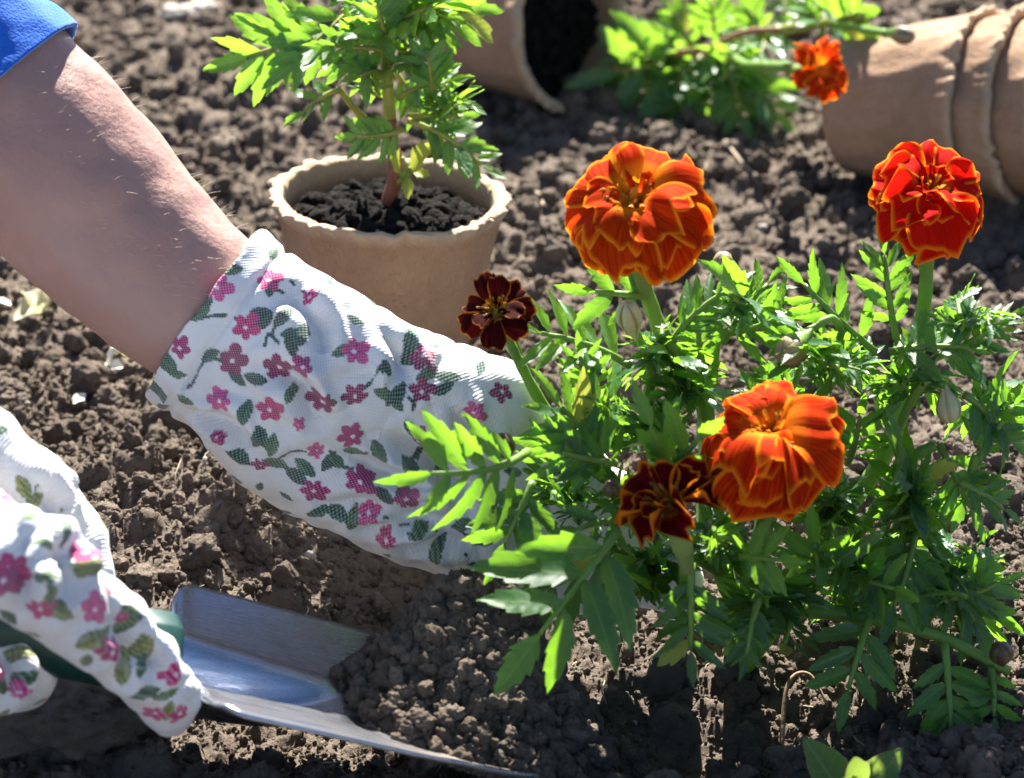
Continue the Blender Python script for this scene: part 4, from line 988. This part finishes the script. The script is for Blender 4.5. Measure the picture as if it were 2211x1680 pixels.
def chain(pts): return [cap(a[:3], b[:3], a[3], b[3]) for a, b in zip(pts[:-1], pts[1:])]
def make_glove(name, prims, k, cut, axis, o, folds, motif, label, greens, seed, extra=120, creases=(), hem=0.0):
    D, lo, res = glove_field(prims, .0009, k, cut); V, F = surface_nets(D, lo, res); V, F, N = subdivide(V, F)
    axis = np.array(axis)/np.linalg.norm(axis); b1 = np.cross(axis, [0, 0, 1.]); b1 /= np.linalg.norm(b1); b2 = np.cross(axis, b1)
    q = V-np.array(o); u, v, w = q @ axis, q @ b1, q @ b2
    warp = .010*fbm(V*32+seed, 2, seed)
    disp = .0015*fbm(V*55+seed, 3, seed+1)
    for (cu, wu, amp, freq, skew) in folds:
        env = np.exp(-((u-cu)/wu)**2); ph = (u+skew*w+warp)*freq
        disp += amp*env*(np.abs(np.sin(ph))**.7-.55)*(.6+.6*noise(V*38+seed*3, seed+5))
    disp -= hem*.0013*np.exp(-((u-.009)/.0012)**2)
    X, Y_, W_ = project(V)
    for line in creases:
        idx = []
        for px, py in line:
            near = np.where((X-px)**2+(Y_-py)**2 < 16**2)[0]
            if len(near): idx.append(int(near[np.argmin(W_[near])]))
        if len(idx) < 2: continue
        P = np.array([tuple(p) for p in bez([V[q] for q in idx], 12)]); near = np.where(((V > P.min(0)-.012) & (V < P.max(0)+.012)).all(1))[0]
        d = np.full(len(near), 1.0); t = np.zeros(len(near))
        for q_, p in enumerate(P):
            e = ((V[near]-p)**2).sum(1); m = e < d; d[m] = e[m]; t[m] = q_/(len(P)-1)
        d = np.sqrt(d)*(1+.35*noise(V[near]*160, seed)); w0 = .0026; amp = .0046*np.sin(np.pi*np.clip(t*.94+.03, 0, 1))**.6
        disp[near] += amp*(-np.exp(-(d/w0)**2)+.62*np.exp(-((d-.0054)/.0028)**2))
    V = V+N*disp[:, None]
    C = print_glove(V, N, motif["flowers"], motif["leaves"], motif["vines"], extra, greens, seed)
    ang = np.arctan2(w, v); me = mesh_data(name, V, F, M_GLOVE, attrs={"print": C})
    at = me.attributes.new("knit", 'FLOAT_VECTOR', 'POINT'); at.data.foreach_set("vector", np.c_[u, ang*.028, np.zeros(len(u))].astype(np.float32).ravel())
    gl = obj("glove", me, person); gl["label"] = label; return gl
def offs(p, perp, r): return (p[0]+perp[0], p[1]+perp[1], p[2], r)
G1 = []
A0, A1, A2 = (405, 652, AY+.002), (650, 835, AY-.008), (1005, 1000, -.176)
for s_ in (-1, 0, 1):
    G1 += chain([(A0[0]+s_*52, A0[1]-s_*56, A0[2], 140), (A1[0]+s_*62, A1[1]-s_*78, A1[2], 122), (A2[0]+s_*52, A2[1]-s_*118, A2[2]-(.004*s_), 108)])
G1 += chain([(700, 1010, AY-.008, 110), (880, 1085, -.182, 95), (1030, 1160, -.184, 72), (1170, 1215, -.184, 62), (1260, 1250, -.184, 56)])
G1 += chain([(1040, 880, -.172, 84), (1200, 985, -.174, 66), (1330, 1110, -.178, 60), (1430, 1210, -.18, 54)])
G1 += chain([(1050, 985, -.176, 84), (1210, 1080, -.178, 66), (1350, 1190, -.178, 60), (1450, 1270, -.18, 54)])
G1 += chain([(1030, 1080, -.178, 80), (1180, 1165, -.180, 62), (1320, 1250, -.178, 56)])
c0, c1 = PY(*A0), PY(*A1); ax1 = (c1-c0).normalized()
cut_p = PY(437, 676, AY)
G1_FL = [(465, 615), (575, 592, .9), (655, 642, .5), (525, 720), (380, 762, .8), (497, 792, 1.1), (600, 806), (640, 795, .8), (776, 752), (925, 756), (462, 872, .9), (577, 898), (690, 878), (768, 870, .9), (905, 857, .9), (645, 930, .5), (768, 955), (1012, 900, .9), (1022, 948, .9), (770, 1030, 1.1), (672, 1072), (790, 1095, .9), (888, 1082, .9), (918, 952, .8), (1095, 838, .8), (822, 1165, .9), (690, 985, .7), (468, 935, .6), (560, 1018, .6)]
G1_LV = [(437, 655), (418, 685), (563, 662), (600, 680), (625, 706), (665, 716), (620, 745), (360, 800), (375, 820), (500, 822), (540, 828), (640, 848), (440, 770), (520, 905), (575, 945), (580, 975), (548, 965), (600, 1010), (655, 1022), (640, 1040), (715, 1010), (740, 1000), (740, 770), (880, 720), (870, 775), (835, 862), (850, 885), (860, 868), (970, 800), (940, 806), (965, 830), (880, 940), (985, 965), (715, 1115), (750, 1135), (690, 1120), (835, 1085), (875, 1050), (910, 1135), (945, 1170), (1000, 1120), (505, 570), (590, 605), (345, 795), (520, 1000), (700, 880), (960, 1060), (930, 1210), (895, 1005), (815, 990), (760, 985), (1040, 1180), (560, 700)]
G1_VN = [[(430, 700), (470, 690), (520, 705)], [(355, 790), (395, 830), (430, 780), (480, 790)], [(575, 715), (590, 690), (620, 660)], [(560, 740), (570, 715), (590, 735)], [(720, 860), (790, 850), (830, 800), (860, 770), (880, 740)], [(830, 800), (845, 850), (855, 880)], [(880, 930), (890, 890), (895, 860)], [(600, 1005), (650, 985), (700, 1015)], [(840, 1110), (880, 1120), (920, 1105), (880, 1145)], [(720, 985), (760, 1000), (800, 990)], [(610, 620), (650, 640), (640, 600)], [(955, 1150), (1000, 1165), (1020, 1195)]]
glove_r = make_glove("glove", G1, .011, (tuple(cut_p), tuple(-ax1)), ax1, tuple(cut_p),
    [(.045, .02, .0013, 230, .8), (.082, .024, .0022, 190, -1.2), (.115, .022, .0026, 220, -.9)],
    dict(flowers=G1_FL, leaves=G1_LV, vines=G1_VN), "white knit glove with a pink flower print, reaching under the marigold", GREENS_D, 3, 420,
    [[(640, 620), (690, 690), (715, 765)], [(850, 705), (880, 760), (890, 835)], [(820, 960), (900, 985), (965, 1040)], [(760, 1000), (850, 1040), (945, 1080)],
     [(700, 1100), (820, 1100), (940, 1120), (1015, 1130)], [(790, 1150), (880, 1140), (990, 1160)], [(870, 1185), (960, 1180), (1030, 1190)], [(400, 900), (480, 930), (525, 990)], [(980, 890), (1005, 960), (990, 1020)], [(560, 800), (640, 850), (690, 930)], [(925, 1010), (985, 1060), (1010, 1110)]], 1.0)
hp_ = lambda d: t_c-tx*d
HY = t_c.y
G2 = []
G2 += chain([(-260, 1180, HY-.010, 145), (-90, 1150, HY-.022, 118), (70, 1235, HY-.034, 100), (195, 1345, HY-.034, 86), (298, 1435, HY-.030, 74), (355, 1500, HY-.026, 62), (366, 1540, HY-.020, 55)])
G2 += chain([(-260, 1000, HY+.015, 130), (-60, 965, HY+.020, 86), (60, 1055, HY+.022, 80), (140, 1165, HY+.020, 76), (182, 1235, HY+.014, 68)])
G2 += chain([(-260, 1380, HY-.005, 120), (-120, 1430, HY-.018, 84), (-10, 1455, HY-.022, 78), (34, 1455, HY-.012, 74), (40, 1462, HY+.004, 66)])
G2 += chain([(-330, 1060, HY+.0, 180), (-330, 1320, HY-.0, 170)])
G2 += chain([(-330, 1180, HY-.005, 180), (-640, 1080, HY+.03, 165), (-900, 980, HY+.06, 170)])
cut2 = PY(-760, 1030, HY+.045); ax2 = (PY(70, 1235, HY-.034)-PY(-260, 1180, HY-.01)).normalized(); arm2 = (PY(-330, 1180, HY)-PY(-900, 980, HY+.06)).normalized()
G2_FL = [(215, 1325, 0.94), (252, 1420, 0.86), (35, 1225, 1.07), (15, 1265, 0.98), (88, 1328, .82), (185, 1180, 0.86), (12, 1052, 0.82), (330, 1553, 0.78), (402, 1545, 0.74), (392, 1462, 0.86), (40, 1508, 0.66), (8, 1440, 0.82), (272, 1340, 0.33), (240, 1262, 0.49)]
G2_LV = [(62, 1060), (85, 1078), (72, 1100), (105, 1235), (120, 1300), (135, 1325), (65, 1395), (190, 1390, 1.3), (305, 1415, 1.2), (325, 1438, 1.2), (276, 1452, 1.1), (322, 1505), (370, 1510), (370, 1550), (300, 1320), (190, 1440), (20, 1345), (15, 1480), (50, 1470), (105, 1160), (40, 1390), (210, 1215), (150, 1120), (285, 1350)]
G2_VN = [[(130, 1140), (145, 1180), (110, 1230)], [(100, 1320), (110, 1270), (140, 1240)], [(260, 1355), (285, 1350), (300, 1325)], [(320, 1505), (350, 1520), (370, 1505)], [(40, 1075), (70, 1070), (90, 1060)], [(130, 1090), (160, 1130), (150, 1170)], [(245, 1375), (240, 1395), (248, 1400)]]
glove_l = make_glove("glove", G2, .006, (tuple(cut2), tuple(-arm2)), ax2, tuple(PY(70, 1235, HY-.034)),
    [(.035, .014, .0013, 520, .8), (.052, .010, .0012, 620, -.6), (.0, .015, .0008, 420, .5)],
    dict(flowers=G2_FL, leaves=G2_LV, vines=G2_VN), "white knit glove with a pink flower print, gripping the trowel handle", GREENS_O, 5, 420,
    [[(255, 1320), (290, 1395), (275, 1475)], [(300, 1395), (345, 1430), (330, 1490)], [(150, 1190), (165, 1260), (125, 1320)], [(60, 1150), (35, 1250), (45, 1335)], [(95, 1050), (125, 1100), (105, 1150)], [(170, 1130), (150, 1190), (150, 1230)], [(10, 1390), (40, 1440), (30, 1510)]])
ARM2 = [(-560, 1105, HY+.022, 120), (-760, 1030, HY+.045, 150), (-1000, 930, HY+.07, 180), (-1400, 760, HY+.10, 200)]
V, N, nr, ns = loft(ARM2, 48, 8, .9); ob2 = obj("forearm", mesh_data("forearm", V, grid_faces(nr, ns, True), M_SKIN), person)

# ------------------------------------------------------------------ litter on the soil
def blade_bit(name, px, py, length, width, ang, mat, label, cat, seed, z=.004, curl=.5):
    me = leaflet_shape(name, seed, mat, width, 2, .5, curl, 18, .08); p = PZ(px, py); p.z = ground_z(p.x, p.y)+z
    o = obj(name, me, None, Matrix.Translation(p) @ Matrix.Rotation(ang, 4, 'Z') @ Matrix.Rotation(.25, 4, 'X') @ Matrix.Scale(length, 4))
    return tag(o, label, cat)
dry = empty("dried_leaf", PZ(90, 715)); dry.location.z = ground_z(dry.location.x, dry.location.y)+.003
tag(dry, "curled dried pale green leaf lying on the soil under the forearm", "leaf")
for k, (a, l) in enumerate(((0.3, .013), (2.2, .014), (4.1, .012))):
    obj("leaf_blade", leaflet_shape("leaf_blade", 400+k, M_DRY, .36, 2, .9, -.7, 18, .1), dry, Matrix.Rotation(a, 4, 'Z') @ Matrix.Rotation(-.5, 4, 'Y') @ Matrix.Scale(l, 4))
def pale_mat():
    k = NT("pale_sprout"); return k.done(k.bsdf((.72, .70, .60, 1), .5, .4, k.bump(k.noise(300, 3), .3, .0005)))
M_PALE = pale_mat()
sp = PZ(236, 812); sp.z = ground_z(sp.x, sp.y)+.003; sprout = empty("sprout", sp)
tag(sprout, "white sprouting seed with two pale lobes and a bent neck on the soil", "sprout")
for k, a in enumerate((.1, math.pi-.1)):
    obj("seed_lobe", leaflet_shape("seed_lobe", 420+k, M_PALE, .42, 1, .6, .1, 16, 0), sprout, Matrix.Translation((0, -.001, .0)) @ Matrix.Rotation(a, 4, 'Z') @ Matrix.Rotation(.5, 4, 'X') @ Matrix.Scale(.0058, 4))
v, f = tube(bez([(0, 0, 0), (.0006, .001, .004), (.0018, .002, .0065), (.0035, .001, .0062)], 6), [.0009]*19, 8); obj("neck", mesh_data("neck", v, f, M_PALE), sprout)
obj("seed_coat", leaflet_shape("seed_coat", 430, M_LEAF_YELLOW, .3, 1, .6, .2, 14, 0), sprout, Matrix.Translation((.0035, .001, .0062)) @ Matrix.Rotation(.5, 4, 'Y') @ Matrix.Scale(.005, 4))
blade_bit("petal_scrap", 160, 885, .007, .28, 1.2, M_PALE, "small pale green scrap on the lit soil between the gloves", "scrap", 441)
blade_bit("leaf_scrap", 745, 452, .006, .4, 2.0, M_LEAF_PALE, "tiny green leaf scrap on the dark compost in the pot", "scrap", 443).location = potm @ Vector((-.014, -.012, POT_h*.84+.006))
blade_bit("leaf_scrap", 25, 690, .012, .3, 2.6, M_PALE, "whitish dry scrap beside the curled dried leaf", "scrap", 444)
def stone(px, py, r, seed, mat, label, cat="stone", flat=.55, ang=.4):
    p = PZ(px, py); p.z = ground_z(p.x, p.y, base_H)+r*flat*.6
    o = obj("stone" if cat == "stone" else "soil_clod", clod_mesh("clod_large", seed, mat, 5, .22), None, Matrix.Translation(p) @ Matrix.Rotation(ang, 4, 'Z') @ Matrix.Diagonal((r, r*.7, r*flat, 1)))
    return tag(o, label, cat)
def stone_mat():
    k = NT("grey_stone"); n = k.noise(80, 5); return k.done(k.bsdf(k.ramp(n, [(.3, (.28, .25, .22)), (.7, (.45, .41, .36))]), .8, .2, k.bump(n, .5, .001)))
M_STONE = stone_mat()
stone(412, 32, .014, 501, M_STONE, "pale flat stone on the soil behind the seedling", "stone", .4, .6)
stone(385, 945, .013, 502, M_SOIL, "large dark soil clod in the shadow below the glove cuff", "soil clod", .9)
stone(120, 1650, .026, 503, M_SOIL, "broad smooth soil lump in front of the trowel glove", "soil clod", .5, .1)
stone(190, 1570, .009, 504, M_SOIL, "rounded soil clod beside the tip of the trowel glove", "soil clod", .8)
stone(245, 1565, .010, 505, M_SOIL, "rounded soil clod under the fingertip of the trowel glove", "soil clod", .8)
def twig(pts, r, mat, label, cat="twig"):
    P = []
    for px, py, dz in pts:
        p = PZ(px, py); p.z = ground_z(p.x, p.y)+dz; P.append(p)
    C = bez(P, 8); v, f = tube(C, [r*(1-.5*k/len(C)) for k in range(len(C))], 7); o = obj("twig", mesh_data("twig", v, f, mat)); return tag(o, label, cat)
def straw_mat(c):
    k = NT("dry_straw"); return k.done(k.bsdf(c, .7, .2, k.bump(k.noise(500, 2), .4, .0005)))
M_STRAW = straw_mat((.36, .29, .20, 1)); M_ROOT = straw_mat((.22, .15, .09, 1))
twig([(1125, 440, .003), (1165, 450, .004), (1172, 480, .002)], .0011, M_STRAW, "bent pale straw on the soil right of the upright pot")
twig([(1565, 345, .003), (1600, 380, .005), (1640, 405, .003)], .0008, M_STRAW, "thin dry stalk on the soil below the fallen plant")
twig([(1690, 1545, .002), (1700, 1490, .014), (1745, 1478, .018), (1790, 1505, .010)], .0008, M_ROOT, "thin arched dry root sticking out of the shaded soil")
twig([(930, 1140, .004), (960, 1180, .008), (1000, 1210, .004)], .0005, M_ROOT, "hair-thin root in the hollow under the glove")

# dry straw bits and rootlets mixed into the soil
g = np.random.default_rng(91); VV, FF = [], []
for k in range(420):
    x, y = g.uniform(-.24, .26), g.uniform(-.30, .40); L = g.uniform(.003, .014); a = g.uniform(0, 6.28); z = ground_z(x, y)+g.uniform(.0006, .003)
    d = Vector((math.cos(a), math.sin(a), g.uniform(-.25, .35))); p = Vector((x, y, z)); b = Vector((-d.y, d.x, g.uniform(-.3, .6)))*L*g.uniform(-.25, .25)
    v, f = tube([p, p+d*L*.5+b, p+d*L], [g.uniform(.00012, .00035)]*2+[.0001], 4); o = len(VV); VV += v; FF += [tuple(i+o for i in q) for q in f]
tag(obj("plant_debris", mesh_data("plant_debris", VV, FF, M_STRAW)), "bits of dry straw and rootlets mixed into the soil", None, None, "stuff")
PEB = [clod_mesh("pebble_shape", 600+k, M_STONE, 3, .12) for k in range(4)]
n = 260; x, y = g.uniform(-.24, .26, n), g.uniform(-.30, .40, n); sz = .0007*(.0030/.0007)**(g.random(n)**2.2)
scatter("pebbles", np.c_[x, y, [ground_z(a, b)+q*.4 for a, b, q in zip(x, y, sz)]], sz, PEB, "tiny pale pebbles scattered through the soil", None, 92)
